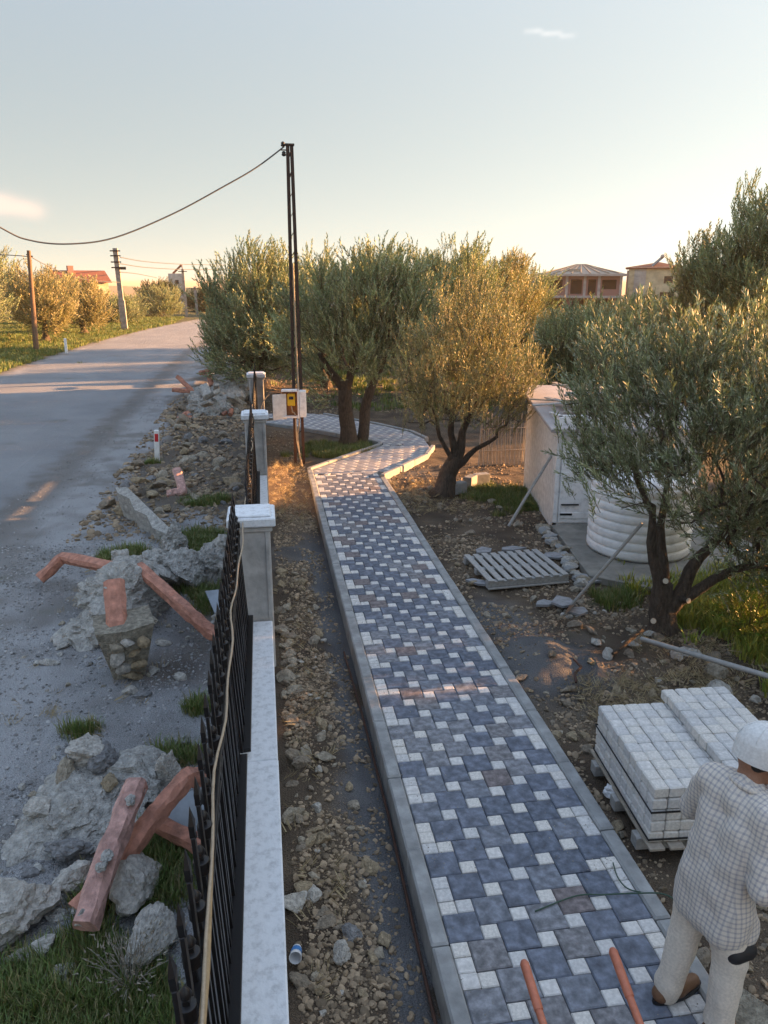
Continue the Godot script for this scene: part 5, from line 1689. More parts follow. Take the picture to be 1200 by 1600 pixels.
	put("cup_wall", cm.commit(true), M.plastic_white, cp)
	var cb := MB.new()
	cb.lathe(Vector3.ZERO, [Vector2(0.0295, 0.02), Vector2(0.0345, 0.07)], 14)
	put("blue_band", cb.commit(true), M.plastic_blue, cp)
	var ps := rock_mesh(2, 5, 0.5)
	tag(put("plastic_bag", ps, M.plastic_white, null, Vector3(2.342, 0.000, -4.423), Basis.from_scale(Vector3(0.09, 0.05, 0.07))), "crumpled clear plastic bag beside the stack of pale blocks", "plastic bag")

func block_pallet() -> void:
	rng.seed = 41
	var base := Vector3(2.30, -0.05, -3.80)
	var turn := deg_to_rad(-4.0)
	var p := thing("wooden_pallet", "wooden pallet carrying the stack of small pale blocks", "pallet", base, turn)
	for z in [-0.12, -0.5, -0.9]: one("bearer", p, M.grey_wood, Vector3(0.52, 0.045, z), Vector3(1.12, 0.09, 0.09), Basis.IDENTITY, 0.004)
	for k in 8: one("slat", p, M.wood, Vector3(0.04 + 0.137 * k, 0.10, -0.5), Vector3(0.10, 0.02, 1.1), Basis(Vector3.UP, r(-0.01, 0.01)), 0.003)
	var s := thing("block_stack", "strapped stack of small pale paving blocks on a pallet beside the path", "block stack", base + Vector3(0, 0.112, 0), turn)
	var m := MB.new()
	m.box(Vector3(0, 0.04, 0), Vector3(0.096, 0.077, 0.096), Basis.IDENTITY, 0.009)
	var bm := m.commit()
	var n := 0
	for y in 6:
		for x in 10:
			for z in 10:
				var low := x < 5
				if y == 5 and low: continue
				var top := 4 if low else 5
				if not (y == top or x == 0 or z == 0 or x == 9 or (y == 4 and x == 5)): continue
				if y < 3 and x == 9: continue
				var back := 0.1 if x > 2 and y >= 3 and z == 9 else 0.0
				var at := Vector3(0.05 + 0.1005 * x + r(-0.003, 0.003), 0.081 * y + (0.004 if y > 2 else 0.0) + (r(0.0, 0.006) if y == top else 0.0), -0.05 - 0.1005 * z + r(-0.002, 0.002) - (0.05 if x > 4 and y == 5 else 0.0))
				piece("block", bm, M["light_block_%d" % (rng.randi() % 3)], s, n, at, Basis(Vector3.UP, r(-0.045, 0.045)) * Basis(Vector3.BACK, r(-0.02, 0.02)))
				n += 1
	var cr := MB.new()
	cr.box(Vector3(0.5, 0.2, -0.5), Vector3(0.86, 0.34, 0.86))
	put("inner_blocks", cr.commit(), M.light_block_1, s)
	for y in [0.235, 0.03]:
		var b := MB.new()
		b.box(Vector3(-0.004, y, -0.505), Vector3(0.003, 0.014, 1.02))
		b.box(Vector3(0.5, y, 0.004), Vector3(1.012, 0.014, 0.003))
		b.box(Vector3(1.01, y, -0.505), Vector3(0.003, 0.014, 1.02))
		b.box(Vector3(0.5, y, -1.012), Vector3(1.012, 0.014, 0.003))
		put("strap", b.commit(), M.black, s)

func rock(called: String, label: String, at: Vector3, size: Vector3, m: Material, sub := 3, planes := 14, rough := 0.25, category := "stone", group := "", smooth := false) -> MeshInstance3D:
	var o := put(called, rock_mesh(sub, planes, rough, smooth), m, null, at, Basis.from_euler(Vector3(r(-0.25, 0.25), r(0, TAU), r(-0.25, 0.25))) * Basis.from_scale(size * 1.28))
	tag(o, label, category, group)
	return o

func pink(label: String, pts: Array, w: float, h: float, pale := false) -> void:
	var m := MB.new()
	var mt: Material = M.pink_pale if pale else M.pink
	var t := thing("pink_concrete_post", label, "concrete post")
	var fine := []
	for i in pts.size() - 1:
		for k in 8: fine.append(pts[i].lerp(pts[i + 1], k / 8.0) + rdir() * 0.003)
	fine.append(pts[-1])
	m.sweep(fine, w, h, w * 0.2, 0.006)
	put("post", m.commit(), mt, t)
	for e in [0, pts.size() - 1]:
		var d: Vector3 = (pts[e] - pts[1 if e == 0 else pts.size() - 2]).normalized()
		put("broken_end", rock_mesh(2, 9, 0.45), M.concrete, t, pts[e] - d * w * 0.3, Basis.from_scale(Vector3(w, h, w) * 0.5))

func rubble() -> void:
	rng.seed = 51
	# heap across the fence, middle
	rock("concrete_lump", "big round lump of torn-out concrete foundation under the pink posts", Vector3(-1.62, 0.20, -8.15), Vector3(0.60, 0.48, 0.50), M.concrete, 4, 16, 0.35, "concrete lump")
	rock("concrete_lump", "dusty broken skirt of concrete at the left of the big round lump", Vector3(-1.85, 0.02, -7.9), Vector3(0.34, 0.24, 0.4), M.concrete, 3, 12, 0.4, "concrete lump")
	pink("pink concrete post with a sharp knee on the dust, left of the big lump", [Vector3(-2.767, 0.080, -9.175), Vector3(-2.498, 0.300, -9.296), Vector3(-1.563, 0.460, -8.248)], 0.13, 0.12)
	pink("flat pink concrete post standing upright in the big lump", [Vector3(-1.506, 0.750, -7.216), Vector3(-1.438, 0.420, -6.803)], 0.19, 0.09)
	pink("bent pink concrete post sloping from the heap down to the fence", [Vector3(-1.443, 0.520, -8.209), Vector3(-0.827, 0.240, -7.444), Vector3(-0.660, 0.120, -7.308), Vector3(-0.454, 0.060, -7.150)], 0.13, 0.12)
	# tapering chunk of stone masonry
	var c := thing("masonry_chunk", "tapering chunk of mortared stone masonry standing in front of the big lump", "masonry", Vector3(-1.40, -0.06, -6.92), deg_to_rad(14.0))
	var core := MB.new()
	var lo := []
	var hi := []
	for q in [[-1, 1], [0, 1.15], [1, 1], [1, -1], [-1, -1]]:
		lo.append(Vector3(q[0] * 0.14, 0.0, q[1] * 0.14))
		hi.append(Vector3(q[0] * 0.26, 0.52 + (0.03 if q[0] > 0 else 0.0), q[1] * 0.22))
	for k in 5: core.quad(lo[k], lo[(k + 1) % 5], hi[(k + 1) % 5], hi[k])
	for k in range(1, 4):
		core.tri(hi[0], hi[k], hi[k + 1])
	put("mortar_core", core.commit(), M.mortar, c)
	put("rim", rock_mesh(3, 10, 0.25), M.mortar, c, Vector3(0, 0.50, 0.02), Basis.from_scale(Vector3(0.29, 0.075, 0.25)))
	for q in [[-0.11, 0.36, 0.11, 0.07], [0.02, 0.40, 0.08, 0.06], [0.15, 0.38, 0.09, 0.06], [-0.09, 0.24, 0.09, 0.07], [0.06, 0.27, 0.12, 0.06], [-0.05, 0.12, 0.10, 0.07], [0.09, 0.14, 0.08, 0.06], [0.0, 0.04, 0.13, 0.05]]:
		put("stone", rock_mesh(1, 6, 0.1), [M.stone_0, M.stone_2, M.stone_4][rng.randi() % 3], c, Vector3(q[0], q[1], 0.15 + 0.17 * q[1] + 0.02), Basis(Vector3.BACK, r(-0.9, 0.9)) * Basis.from_scale(Vector3(q[2] * r(0.7, 1.2), q[3] * r(0.6, 1.3), r(0.04, 0.08))))
	# pile behind the lump
	for q in [[-1.35, 0.14, -9.2, 0.36, 0.28, 0.34, "pale heap of mortared stones behind the big lump, where the pink posts meet"], [-1.02, 0.16, -9.05, 0.26, 0.24, 0.24, "rounded pale concrete lump right of the meeting pink posts"], [-0.74, 0.1, -9.35, 0.2, 0.2, 0.22, "dark rough concrete lump near the fence behind the bent pink post"], [-0.62, 0.24, -9.5, 0.17, 0.14, 0.16, "pale broken block on top of the dark lump near the fence"], [-0.52, 0.08, -9.15, 0.14, 0.13, 0.14, "grey boulder touching the fence bars behind the heap"], [-1.3, 0.12, -10.2, 0.2, 0.24, 0.17, "upright pale stone below the leaning slab"], [-1.95, 0.0, -9.9, 0.16, 0.1, 0.13, "low grey stone on the dust left of the leaning slab"], [-0.52, -0.02, -8.1, 0.14, 0.07, 0.11, "whitish flat stone in the grass by the fence"]]:
		rock("concrete_lump", q[6], Vector3(q[0], q[1], q[2]), Vector3(q[3], q[4], q[5]), M.concrete if q[3] > 0.19 else M.stone_2, 3, 12, 0.4, "concrete lump")
	var sb := MB.new()
	var A := Vector3(-2.2, 0.42, -12.2)
	var B := Vector3(-1.1, 0.05, -10.2)
	for i in 10:
		var u := i / 10.0
		var v := (i + 1) / 10.0
		var wu := 0.20 + 0.06 * sin(i * 2.1)
		var wv := 0.20 + 0.06 * sin((i + 1) * 2.1)
		var a := A.lerp(B, u)
		var b := A.lerp(B, v)
		var up := Vector3(0.16, 0.34, 0.1)
		var ou := Vector3(-0.30, -0.05, -0.16)
		sb.quad(b - up * wv * 2.2, a - up * wu * 2.2, a, b)
		sb.quad(b, a, a + ou * wu * 3.2, b + ou * wv * 3.2)
		sb.quad(b + ou * wv * 3.2, a + ou * wu * 3.2, a + ou * wu * 2.0 - Vector3(0, 0.5, 0), b + ou * wv * 2.0 - Vector3(0, 0.5, 0))
	tag(put("leaning_slab", sb.commit(), M.concrete), "long broken concrete slab leaning behind the heap, with a sharp ridge", "slab")
	var bl := MB.new()
	bl.prism(PackedVector2Array([Vector2(-0.14, -0.16), Vector2(0.14, -0.18), Vector2(0.16, 0.15), Vector2(-0.02, 0.2)]), -0.015, 0.015, 0.003)
	tag(put("tile_offcut", bl.commit(), M.tile_blue, null, Vector3(-0.620, 0.060, -8.202), Basis(Vector3.RIGHT, 0.45)), "pale blue tile offcut in the grass behind the bent pink post", "tile")
	tag(put("tile_offcut", bl.commit(), M.tile_blue, null, Vector3(-0.635, 0.060, -4.496), Basis(Vector3.UP, 0.6) * Basis(Vector3.RIGHT, 0.3)), "pale blue tile offcut under the nearest fence panel", "tile")
	# heap at the lower left
	rock("concrete_mound", "broad low mound of grey concrete with stones on it, lower left", Vector3(-1.42, -0.02, -4.92), Vector3(0.52, 0.20, 0.46), M.concrete, 4, 14, 0.3, "concrete lump")
	rock("concrete_mound", "grey concrete apron at the right of the broad mound", Vector3(-1.0, -0.03, -5.1), Vector3(0.3, 0.15, 0.3), M.concrete, 3, 12, 0.35, "concrete lump")
	for q in [[-1.42, 0.20, -5.2, 0.15, 0.12, 0.14, 2, "cream knobbly stone on top of the broad mound"], [-1.52, 0.13, -5.0, 0.11, 0.12, 0.06, 0, "flat brown stone leaning on the cream stone of the mound"], [-1.26, 0.14, -5.15, 0.12, 0.11, 0.1, 3, "dark hollow stone beside the cream one on the mound"], [-1.62, 0.08, -4.72, 0.09, 0.06, 0.08, 2, "small white stone at the left edge of the mound"], [-1.2, 0.12, -4.9, 0.07, 0.05, 0.06, 4, "little ochre stone below the dark hollow stone"], [-0.80, 0.10, -5.02, 0.07, 0.15, 0.07, 2, "upright whitish stone beside the top of the bent pink post"],
			[-1.36, 0.0, -4.4, 0.17, 0.08, 0.08, 3, "grey and white layered stone below the mound"], [-1.28, 0.0, -4.1, 0.13, 0.10, 0.12, 2, "pale rounded stone left of the pale pink post"], [-1.58, 0.03, -3.85, 0.24, 0.17, 0.2, 2, "large rough cream stone at the left edge of the picture"], [-1.34, -0.02, -3.66, 0.07, 0.06, 0.06, 2, "small white stone right of the large cream one"], [-0.87, 0.05, -4.0, 0.22, 0.14, 0.13, 2, "pointed limestone right of the pale pink post"], [-0.74, 0.05, -3.62, 0.19, 0.11, 0.11, 2, "long pale stone by the fence, nearest the viewer"]]:
		rock("rubble_stone", q[7], Vector3(q[0], q[1], q[2]), Vector3(q[3], q[4], q[5]), M["stone_%d" % q[6]], 3, 13, 0.3)
	pink("pale chipped pink concrete post lying on the grass, nearest the viewer", [Vector3(-0.916, 0.420, -4.428), Vector3(-1.007, 0.300, -4.017), Vector3(-1.094, 0.140, -3.579)], 0.135, 0.12, true)
	for q in [Vector3(-1.003, 0.350, -3.861), Vector3(-1.021, 0.340, -3.803), Vector3(-0.921, 0.440, -4.234)]:
		put("broken_patch", rock_mesh(2, 8, 0.4), M.concrete, get_child(get_child_count() - 1), q, Basis.from_scale(Vector3(0.04, 0.022, 0.055)))
	pink("bent pink concrete post under the pale chipped one", [Vector3(-0.499, 0.320, -4.586), Vector3(-0.616, 0.360, -4.520), Vector3(-0.793, 0.260, -4.327), Vector3(-0.984, 0.120, -4.089), Vector3(-1.206, 0.000, -3.846)], 0.12, 0.11)
	pink("pink concrete post stub running under the fence", [Vector3(-0.802, 0.080, -4.445), Vector3(-0.509, 0.050, -4.217)], 0.10, 0.10)
	# pile of torn concrete by the far verge
	rng.seed = 61
	for q in [[Vector3(-1.621, 0.289, -22.112), 0.45, 0.4, 0.5], [Vector3(-1.224, 0.412, -22.455), 0.45, 0.42, 0.5], [Vector3(-1.312, 0.167, -21.457), 0.35, 0.3, 0.4], [Vector3(-0.897, 0.167, -21.392), 0.3, 0.28, 0.4], [Vector3(-1.862, 0.440, -23.161), 0.4, 0.3, 0.4], [Vector3(-0.972, 0.440, -23.023), 0.35, 0.35, 0.4], [Vector3(-1.259, 0.493, -26.508), 0.5, 0.45, 0.6], [Vector3(-0.964, 0.499, -27.980), 0.45, 0.5, 0.5], [Vector3(-0.711, 0.450, -26.423), 0.4, 0.45, 0.5], [Vector3(-1.159, 0.616, -30.035), 0.4, 0.6, 0.5], [Vector3(-0.948, 0.819, -31.520), 0.3, 0.7, 0.3], [Vector3(-1.341, 0.425, -25.003), 0.45, 0.35, 0.5]]:
		rock("concrete_lump", "jagged grey concrete lump in the far rubble heap along the verge", q[0] - Vector3(0, 0.12, 0), Vector3(q[1], q[2], q[3]), M.concrete, 3, 9, 0.5, "concrete lump", "concrete lumps of the far verge heap")
	for k in 14:
		var sl := MB.new()
		sl.box(Vector3.ZERO, Vector3(r(0.15, 0.3), r(0.07, 0.14), r(0.5, 1.0)), Basis.IDENTITY, 0.015)
		tag(put("concrete_slab", sl.commit(), M.concrete, null, Vector3(r(-1.9, -0.7), r(0.3, 0.75), r(-22.8, -20.3)) if k < 9 else Vector3(r(-1.9, -1.0), r(0.3, 0.9), r(-31.0, -26.0)), Basis.from_euler(Vector3(r(-0.6, 0.6), r(-0.8, 0.8), r(-0.4, 0.4)))), "broken grey concrete slab in the far rubble heap along the verge", "slab", "concrete slabs of the far verge heap")
	pink("orange-pink forked post sticking out of the far heap", [Vector3(-2.565, 0.576, -22.663), Vector3(-2.000, 0.553, -22.474), Vector3(-2.421, 0.944, -22.742)], 0.13, 0.12)
	pink("pink angle of concrete upright on the far heap", [Vector3(-1.825, 0.978, -23.156), Vector3(-1.582, 1.034, -23.118), Vector3(-1.486, 0.634, -22.900)], 0.15, 0.13)
	pink("short pink concrete piece in front of the far heap", [Vector3(-2.299, -0.012, -21.104), Vector3(-2.058, 0.144, -21.168), Vector3(-1.929, -0.064, -20.844)], 0.13, 0.12)
	pink("curled pink concrete piece right of the far heap", [Vector3(-1.126, 0.092, -21.023), Vector3(-0.884, 0.269, -21.188), Vector3(-0.917, 0.109, -20.889)], 0.12, 0.1)
	pink("pink L-shaped concrete post lying in the rubble strip", [Vector3(-1.582, 0.340, -13.611), Vector3(-1.425, 0.120, -12.921), Vector3(-1.682, 0.080, -12.943)], 0.15, 0.1, true)

func place_ok(x: float, z: float) -> bool:
	if x > -0.42 and x < 0.04: return false
	if x > 0.74 and x < 2.22 and z > -14.2: return false
	if z < -13.0 and z > -22.5 and inside(Vector2(x, z), path_bc): return false
	if x > 2.29 and x < 3.4 and z > -4.85 and z < -3.8: return false
	return true

func scatter(called: String, label: String, group: String, n: int, lo: Vector2, hi: Vector2, smin: float, smax: float, mats: Array, shapes: Array, skip := 0.0) -> void:
	for i in n:
		var x := r(lo.x, hi.x)
		var z := r(lo.y, hi.y)
		if not place_ok(x, z): continue
		if skip > 0.0 and nz.get_noise_2d(x * 40.0, z * 40.0) < -skip + 0.1: continue
		var s := smin * pow(smax / smin, pow(r(0, 1), 1.7))
		var sz := Vector3(s * r(0.8, 1.5), s * r(0.5, 0.8), s * r(0.7, 1.1))
		tag(put(called, shapes[rng.randi() % shapes.size()], M[mats[rng.randi() % mats.size()]], null, Vector3(x, ground_y(x, z) + sz.y * 0.25, z), Basis.from_euler(Vector3(r(-0.5, 0.5), r(0, TAU), r(-0.5, 0.5))) * Basis.from_scale(sz)), label, "stone", group)

func stones() -> void:
	rng.seed = 71
	var shapes := []
	for i in 10: shapes.append(rock_mesh(2, 9 + i % 4, 0.18))
	scatter("soil_stone", "rough tan limestone lying in the soil strip between wall and path", "stones of the soil strip", 130, Vector2(0.06, -9.5), Vector2(0.55, -2.3), 0.022, 0.075, ["stone_0", "stone_0", "stone_1", "stone_2", "stone_4"], shapes)
	scatter("soil_stone", "rough tan limestone lying close along the foot of the white wall", "stones along the wall foot", 45, Vector2(0.05, -8.5), Vector2(0.2, -2.6), 0.04, 0.11, ["stone_0", "stone_1", "stone_4"], shapes)
	scatter("yard_stone", "brown limestone on the bare ground between path and sand heap", "stones right of the path", 110, Vector2(2.2, -9.8), Vector2(3.9, -5.0), 0.025, 0.075, ["stone_0", "stone_1", "stone_4", "stone_1"], shapes)
	scatter("yard_stone", "pale limestone on the bank around the big olive trunk", "stones round the big olive", 70, Vector2(3.2, -7.9), Vector2(4.7, -5.2), 0.03, 0.10, ["stone_0", "stone_2", "stone_1"], shapes)
	scatter("yard_stone", "brown stone in the rubble round the block pallet and the person", "stones by the block pallet", 90, Vector2(2.16, -5.4), Vector2(3.2, -2.2), 0.025, 0.085, ["stone_1", "stone_0", "stone_4"], shapes)
	scatter("yard_stone", "limestone on the ground under the golden olive", "stones under the golden olive", 60, Vector2(2.2, -14.0), Vector2(4.2, -9.8), 0.03, 0.09, ["stone_1", "stone_0"], shapes)
	scatter("verge_stone", "angular stone in the brown rubble strip beside the road", "stones of the rubble strip", 260, Vector2(-2.7, -24.0), Vector2(-0.42, -11.8), 0.04, 0.21, ["stone_0", "stone_1", "stone_4", "stone_3"], shapes)
	scatter("rubble_fragment", "small jagged fragment of broken concrete round the lower left mound", "fragments round the lower left mound", 60, Vector2(-1.95, -5.7), Vector2(-0.55, -3.4), 0.025, 0.085, ["concrete", "stone_2", "concrete", "stone_3"], shapes)
	scatter("rubble_fragment", "small jagged fragment of broken concrete round the heap with the sharp-kneed pink post", "fragments round the middle heap", 80, Vector2(-2.3, -10.4), Vector2(-0.5, -6.5), 0.025, 0.10, ["concrete", "stone_2", "concrete", "mortar"], shapes)
	scatter("dust_stone", "small pale stone on the grey dust between road and fence", "stones on the grey dust", 60, Vector2(-2.6, -11.5), Vector2(-0.42, -4.0), 0.02, 0.05, ["stone_2", "stone_0", "stone_3"], shapes)
	for q in [[Vector3(3.937, -0.100, -5.589), 0.17, 0.09, 0.1, 2, "pale oblong stone on the brown earth above the white cap"], [Vector3(4.116, -0.100, -5.986), 0.12, 0.08, 0.08, 0, "pointed tan stone below the long brown pole"], [Vector3(0.040, -0.100, -3.863), 0.07, 0.05, 0.08, 2, "hollow cream stone beside the wall coping"], [Vector3(0.262, -0.100, -4.352), 0.055, 0.06, 0.04, 4, "ochre stone with a yellow top in the soil strip"], [Vector3(0.300, -0.100, -3.460), 0.06, 0.05, 0.05, 2, "whitish lumpy stone in the soil strip near the cup"], [Vector3(0.361, -0.100, -3.577), 0.06, 0.035, 0.05, 3, "grey-white flat stone above the lumpy one"], [Vector3(0.057, -0.100, -4.593), 0.1, 0.05, 0.05, 0, "long tan stone against the wall coping"], [Vector3(3.529, -0.100, -5.500), 0.1, 0.04, 0.07, 1, "flat brown stone behind the block stack"], [Vector3(-1.319, -0.100, -6.531), 0.07, 0.05, 0.06, 2, "white stone at the foot of the masonry chunk"], [Vector3(-1.190, -0.100, -6.420), 0.1, 0.04, 0.08, 3, "bluish flat stone below the masonry chunk"]]:
		var p: Vector3 = q[0]
		p.y = ground_y(p.x, p.z) + q[2] * 0.3
		rock("marked_stone", q[5], p, Vector3(q[1], q[2], q[3]), M["stone_%d" % q[4]], 3, 12, 0.2)
	# gravel
	var peb := rock_mesh(1, 7, 0.15)
	var xs := []
	var cs := []
	for zone in [[0.05, 0.72, -12.0, -1.9, 20000, 0.006, 0.03, 0], [2.18, 4.6, -10.5, -2.0, 20000, 0.007, 0.032, 0], [-3.8, -0.4, -11.0, -2.5, 30000, 0.004, 0.022, 1], [-2.9, -0.4, -25.0, -11.0, 13000, 0.012, 0.07, 0], [2.2, 6.0, -15.0, -10.0, 6000, 0.01, 0.04, 0], [0.0, 0.75, -19.0, -12.0, 1500, 0.01, 0.03, 0], [-4.3, -2.0, -26.0, -10.0, 4000, 0.006, 0.02, 1], [-0.3, 5.0, -30.0, -21.5, 2500, 0.02, 0.06, 0], [4.0, 6.0, -7.5, -4.5, 1500, 0.01, 0.03, 0]]:
		for i in zone[4]:
			var x := r(zone[0], zone[1])
			var z := r(zone[2], zone[3])
			if not place_ok(x, z): continue
			if nz.get_noise_2d(x * 70.0, z * 70.0) + r(-0.35, 0.35) < (-0.05 if zone[7] == 0 else -0.2): continue
			if x > 0.5 and x < 0.75 and z > -10.0 and r(0, 1) < 0.6: continue
			if gauss(x, z, 2.62, -6.35, 0.5, 0.65) > 0.4 and r(0, 1) < 0.8: continue
			var s: float = zone[5] * pow(zone[6] / zone[5], pow(r(0, 1), 2.2))
			xs.append(Transform3D(Basis.from_euler(Vector3(r(-0.6, 0.6), r(0, TAU), r(-0.6, 0.6))) * Basis.from_scale(Vector3(s * r(0.8, 1.5), s * r(0.5, 0.9), s)), Vector3(x, ground_y(x, z) + s * 0.2, z)))
			var v := r(0.45, 1.35)
			cs.append(Color(0.36 * v, (0.275 if zone[7] == 0 else 0.36) * v, (0.185 if zone[7] == 0 else 0.36) * v))
	for i in 2600:   # grit spilt on the pavers, mostly along the kerbs
		var side := -1.0 if rng.randi() % 2 else 1.0
		var x := 1.48 + side * 0.6 * pow(r(0, 1), 0.35)
		var z := r(-13.5, -2.0)
		if nz.get_noise_2d(x * 60.0, z * 60.0) < r(-0.2, 0.3): continue
		var s := r(0.0015, 0.005)
		xs.append(Transform3D(Basis.from_scale(Vector3(s * 1.3, s * 0.6, s)), Vector3(x, 0.003, z)))
		cs.append(Color(0.40, 0.36, 0.30) * r(0.6, 1.2))
	tag(many("gravel", peb, M.pebble, xs, cs), "loose gravel and clods over the bare ground", "gravel")

func tuft(n: int, h: float, w: float, spread: float, tones: Array) -> ArrayMesh:
	var mb := MB.new()
	for i in n:
		var a := r(0, TAU)
		var o := Vector3(cos(a), 0, sin(a)) * r(0, spread)
		var lean := Vector3(cos(a + r(-1, 1)), 0, sin(a + r(-1, 1))) * r(0.1, 0.6)
		var l := h * r(0.5, 1.2)
		var s := Vector3(-lean.z, 0, lean.x).normalized() * w
		mb.col = tones[rng.randi() % tones.size()]
		var p0 := o
		var p1 := o + Vector3(0, l * 0.55, 0) + lean * l * 0.3
		var p2 := o + Vector3(0, l * 0.85, 0) + lean * l * 0.95
		mb.quad(p0 - s, p0 + s, p1 + s * 0.7, p1 - s * 0.7)
		mb.tri(p1 - s * 0.7, p1 + s * 0.7, p2)
	return mb.commit()

func greens() -> void:
	rng.seed = 81
	var g := [Color(0.13, 0.19, 0.045), Color(0.17, 0.23, 0.06), Color(0.10, 0.155, 0.04), Color(0.26, 0.25, 0.11)]
	var fine := tuft(26, 0.11, 0.0032, 0.07, g)
	var coarse := tuft(22, 0.22, 0.012, 0.22, g)
	var sunlit_weed := tuft(22, 0.16, 0.008, 0.10, [Color(0.32, 0.35, 0.07), Color(0.42, 0.40, 0.08), Color(0.24, 0.30, 0.06)])  # bright yellow-green partly from low sunlight put into the blade colour
	var zones := [["verge_grass", "green grass tufts among the rubble between road and fence", fine, -2.4, -0.4, -16.2, -1.8, 26000], ["path_grass", "grass inside the path bend round the twin-trunked olive", fine, 0.3, 2.7, -18.5, -15.2, 5000], ["yard_grass", "grass by the hut and round the big olive", fine, 3.3, 5.0, -13.5, -7.0, 7000], ["bank_weeds", "yellow-green weeds on the sunny bank right of the big olive", sunlit_weed, 4.2, 7.4, -8.8, -4.6, 16000], ["grove_grass", "grass under the trees of the grove", coarse, -0.5, 22.0, -46.0, -19.0, 9000], ["roadside_grass", "bright green grass left of the road", coarse, -24.0, -8.0, -85.0, -30.0, 16000], ["far_verge_grass", "grass along the right verge far down the road", coarse, -4.0, 4.0, -75.0, -36.0, 2500]]
	for q in zones:
		var xs := []
		var cs := []
		for i in q[7]:
			var x := r(q[3], q[4])
			var z := r(q[5], q[6])
			if not place_ok(x, z): continue
			if grassy(x, z) < r(0.15, 0.9): continue
			if x > 3.9 and x < 6.6 and z > -10.5 and z < -8.0 and q[0] != "bank_weeds": continue
			var s := r(0.55, 1.3)
			xs.append(Transform3D(Basis(Vector3.UP, r(0, TAU)) * Basis.from_scale(Vector3(s, s * r(0.7, 1.3), s)), Vector3(x, ground_y(x, z) - 0.005, z)))
			var v := r(0.7, 1.25)
			cs.append(Color(v * r(0.9, 1.2), v, v))
		if xs.size(): tag(many(q[0], q[2], M.grass, xs, cs), q[1], "grass")
	# dry stalks
	var straw := tuft(14, 0.14, 0.0022, 0.08, [Color(0.42, 0.33, 0.18), Color(0.34, 0.27, 0.15), Color(0.48, 0.40, 0.24)])
	var ds := []
	for zone in [[2.6, 4.0, -6.0, -5.0, 260], [2.2, 3.6, -13.6, -11.6, 200], [0.05, 0.7, -15.5, -11.5, 160], [0.05, 0.4, -9.0, -2.2, 60], [-2.4, -0.5, -15.0, -3.0, 120], [3.6, 4.8, -6.8, -5.6, 120]]:
		for i in zone[4]:
			var x := r(zone[0], zone[1])
			var z := r(zone[2], zone[3])
			if not place_ok(x, z): continue
			ds.append(Transform3D(Basis(Vector3.UP, r(0, TAU)) * Basis(Vector3.RIGHT, r(0.6, 1.5)) * Basis.from_scale(Vector3.ONE * r(0.6, 1.2)), Vector3(x, ground_y(x, z) + 0.01, z)))
	tag(many("dry_straw", straw, M.straw, ds, []), "dry straw and stalks strewn over the bare soil", "straw")
	# withered weed by the fence
	var w := thing("withered_weed", "withered grey-brown weed bush by the nearest fence panel", "weed", Vector3(-0.826, -0.050, -3.319))
	var mb := MB.new()
	for i in 26:
		var d := Vector3(r(-1, 1), r(0.5, 1.6), r(-1, 1)).normalized() * r(0.18, 0.34)
		mb.tube([Vector3.ZERO, d * 0.5 + Vector3(0, 0.03, 0), d], [0.004, 0.003, 0.0015], 4, false)
		mb.tube([d * 0.5 + Vector3(0, 0.03, 0), d * 0.9 + rdir() * 0.06], [0.003, 0.001], 4, false)
	put("stalks", mb.commit(true), M.mortar, w)
	var lv := MB.new()
	for i in 220:
		var d := Vector3(r(-1, 1), r(0.4, 1.6), r(-1, 1)).normalized() * r(0.14, 0.34)
		var y := (d.normalized() + rdir() * 0.7).normalized() * 0.035
		var x := y.cross(rdir()).normalized() * 0.005
		lv.tri(d - x, d + y, d + x)
	var lo := put("leaves", lv.commit(), M.stone_0, w)
	lo.set_meta("kind", "stuff")
	# young shoots in front of the hut
	for q in [["bramble_bush", "low leafy weeds at the sunny end of the bank, right edge", Vector3(5.9, -0.1, -7.4), 0.7], ["bramble_bush", "low leafy weeds on the bank behind the long brown pole", Vector3(4.95, -0.1, -6.7), 0.5]]:
		var t := thing(q[0], q[1], "bush", q[2])
		var st := MB.new()
		var xs := []
		var cs := []
		for i in 60:
			var d := Vector3(r(-1, 1), r(0.3, 1.0), r(-1, 1)).normalized() * float(q[3]) * r(0.6, 1.1)
			st.tube([Vector3(d.x * 0.3, 0, d.z * 0.3), d * 0.7 + Vector3(0, 0.05, 0), d], [0.006, 0.004, 0.002], 4, false)
			for j in 8:
				var p := d * r(0.4, 1.0)
				var y := (d.normalized() + rdir() * 0.6).normalized()
				var x := y.cross(rdir()).normalized()
				var s := r(0.35, 0.6)
				xs.append(Transform3D(Basis(x, y, x.cross(y)) * s, p))
				cs.append(Color(r(1.1, 1.9), r(1.3, 2.0), r(0.5, 0.8)))
		put("stems", st.commit(true), M.bark, t)
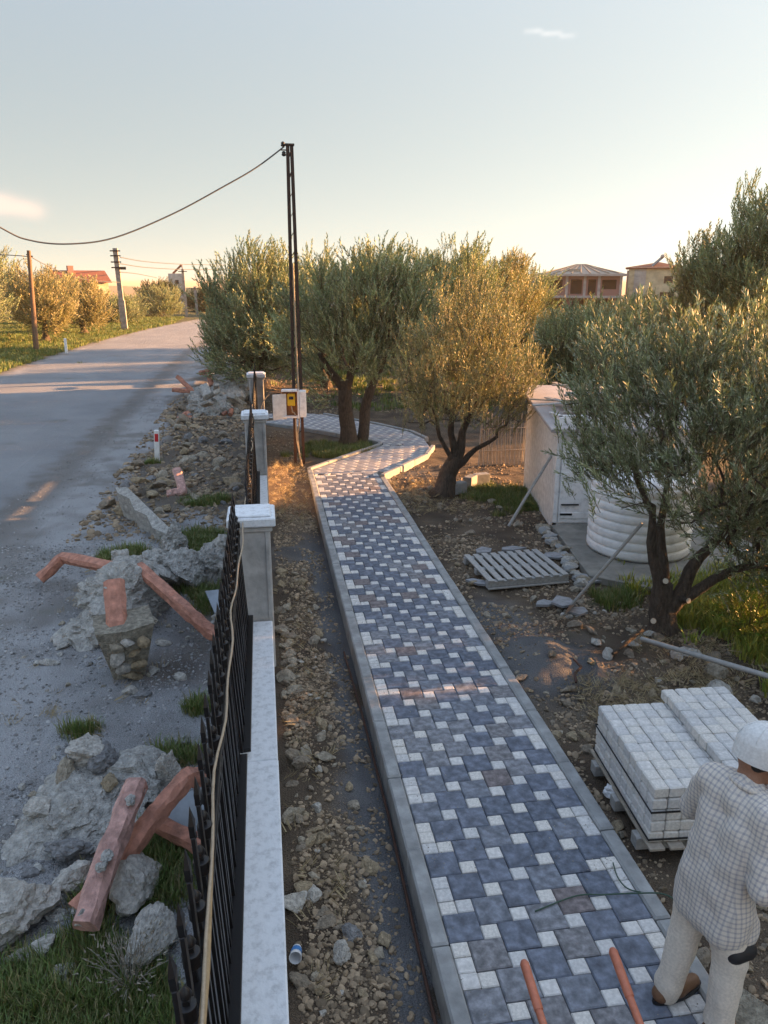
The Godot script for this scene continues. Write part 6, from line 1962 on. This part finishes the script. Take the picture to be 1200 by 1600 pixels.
		many("leaves", sprig_mesh(12, 0.3, 0.07, 0.014, [Color(0.11, 0.14, 0.04), Color(0.14, 0.16, 0.05)]), M.olive_leaf, xs, cs, t)

func barrow() -> void:
	# wheelbarrow standing on the pavers, its handles reaching into the picture
	var t := thing("wheelbarrow", "wheelbarrow with two orange-red handles standing on the pavers at the bottom edge", "wheelbarrow", Vector3(1.22, 0.0, -1.3))
	for s in [-1.0, 1.0]:
		var m := MB.new()
		var pts := [Vector3(0.12 * s, 0.2, 0.75), Vector3(0.17 * s, 0.36, 0.2), Vector3(0.19 * s, 0.50, -0.6), Vector3(0.20 * s, 0.58, -1.0), Vector3(0.205 * s, 0.645, -1.22)]
		m.tube(catmull(pts, 5), fill(21, 0.017), 10)
		put("handle", m.commit(true), M.barrow_paint, t)
		var g := MB.new()
		g.tube([Vector3(0.201 * s, 0.595, -1.05), Vector3(0.205 * s, 0.648, -1.23), Vector3(0.206 * s, 0.652, -1.245)], [0.0205, 0.021, 0.012], 10)
		put("grip", g.commit(true), M.barrow_paint, t)
		var l := MB.new()
		l.tube([Vector3(0.18 * s, 0.45, -0.25), Vector3(0.2 * s, 0.015, -0.3)], [0.014, 0.014], 8)
		put("leg", l.commit(true), M.barrow_paint, t)
	var tr := MB.new()
	var lo := [Vector3(-0.2, 0.36, -0.15), Vector3(0.2, 0.36, -0.15), Vector3(0.2, 0.30, 0.55), Vector3(-0.2, 0.30, 0.55)]
	var hi := [Vector3(-0.32, 0.62, -0.3), Vector3(0.32, 0.62, -0.3), Vector3(0.32, 0.62, 0.8), Vector3(-0.32, 0.62, 0.8)]
	for k in 4: tr.quad(lo[k], lo[(k + 1) % 4], hi[(k + 1) % 4], hi[k])
	tr.quad(lo[0], lo[1], lo[2], lo[3])
	put("tray", tr.commit(), M.barrow_paint, t)
	var w := MB.new()
	var ring := []
	for k in 21: ring.append(Vector3(0, 0.19 + 0.15 * sin(TAU * k / 20.0), 0.85 + 0.15 * cos(TAU * k / 20.0)))
	w.tube(ring, fill(21, 0.04), 8, false)
	put("wheel", w.commit(true), M.black, t)
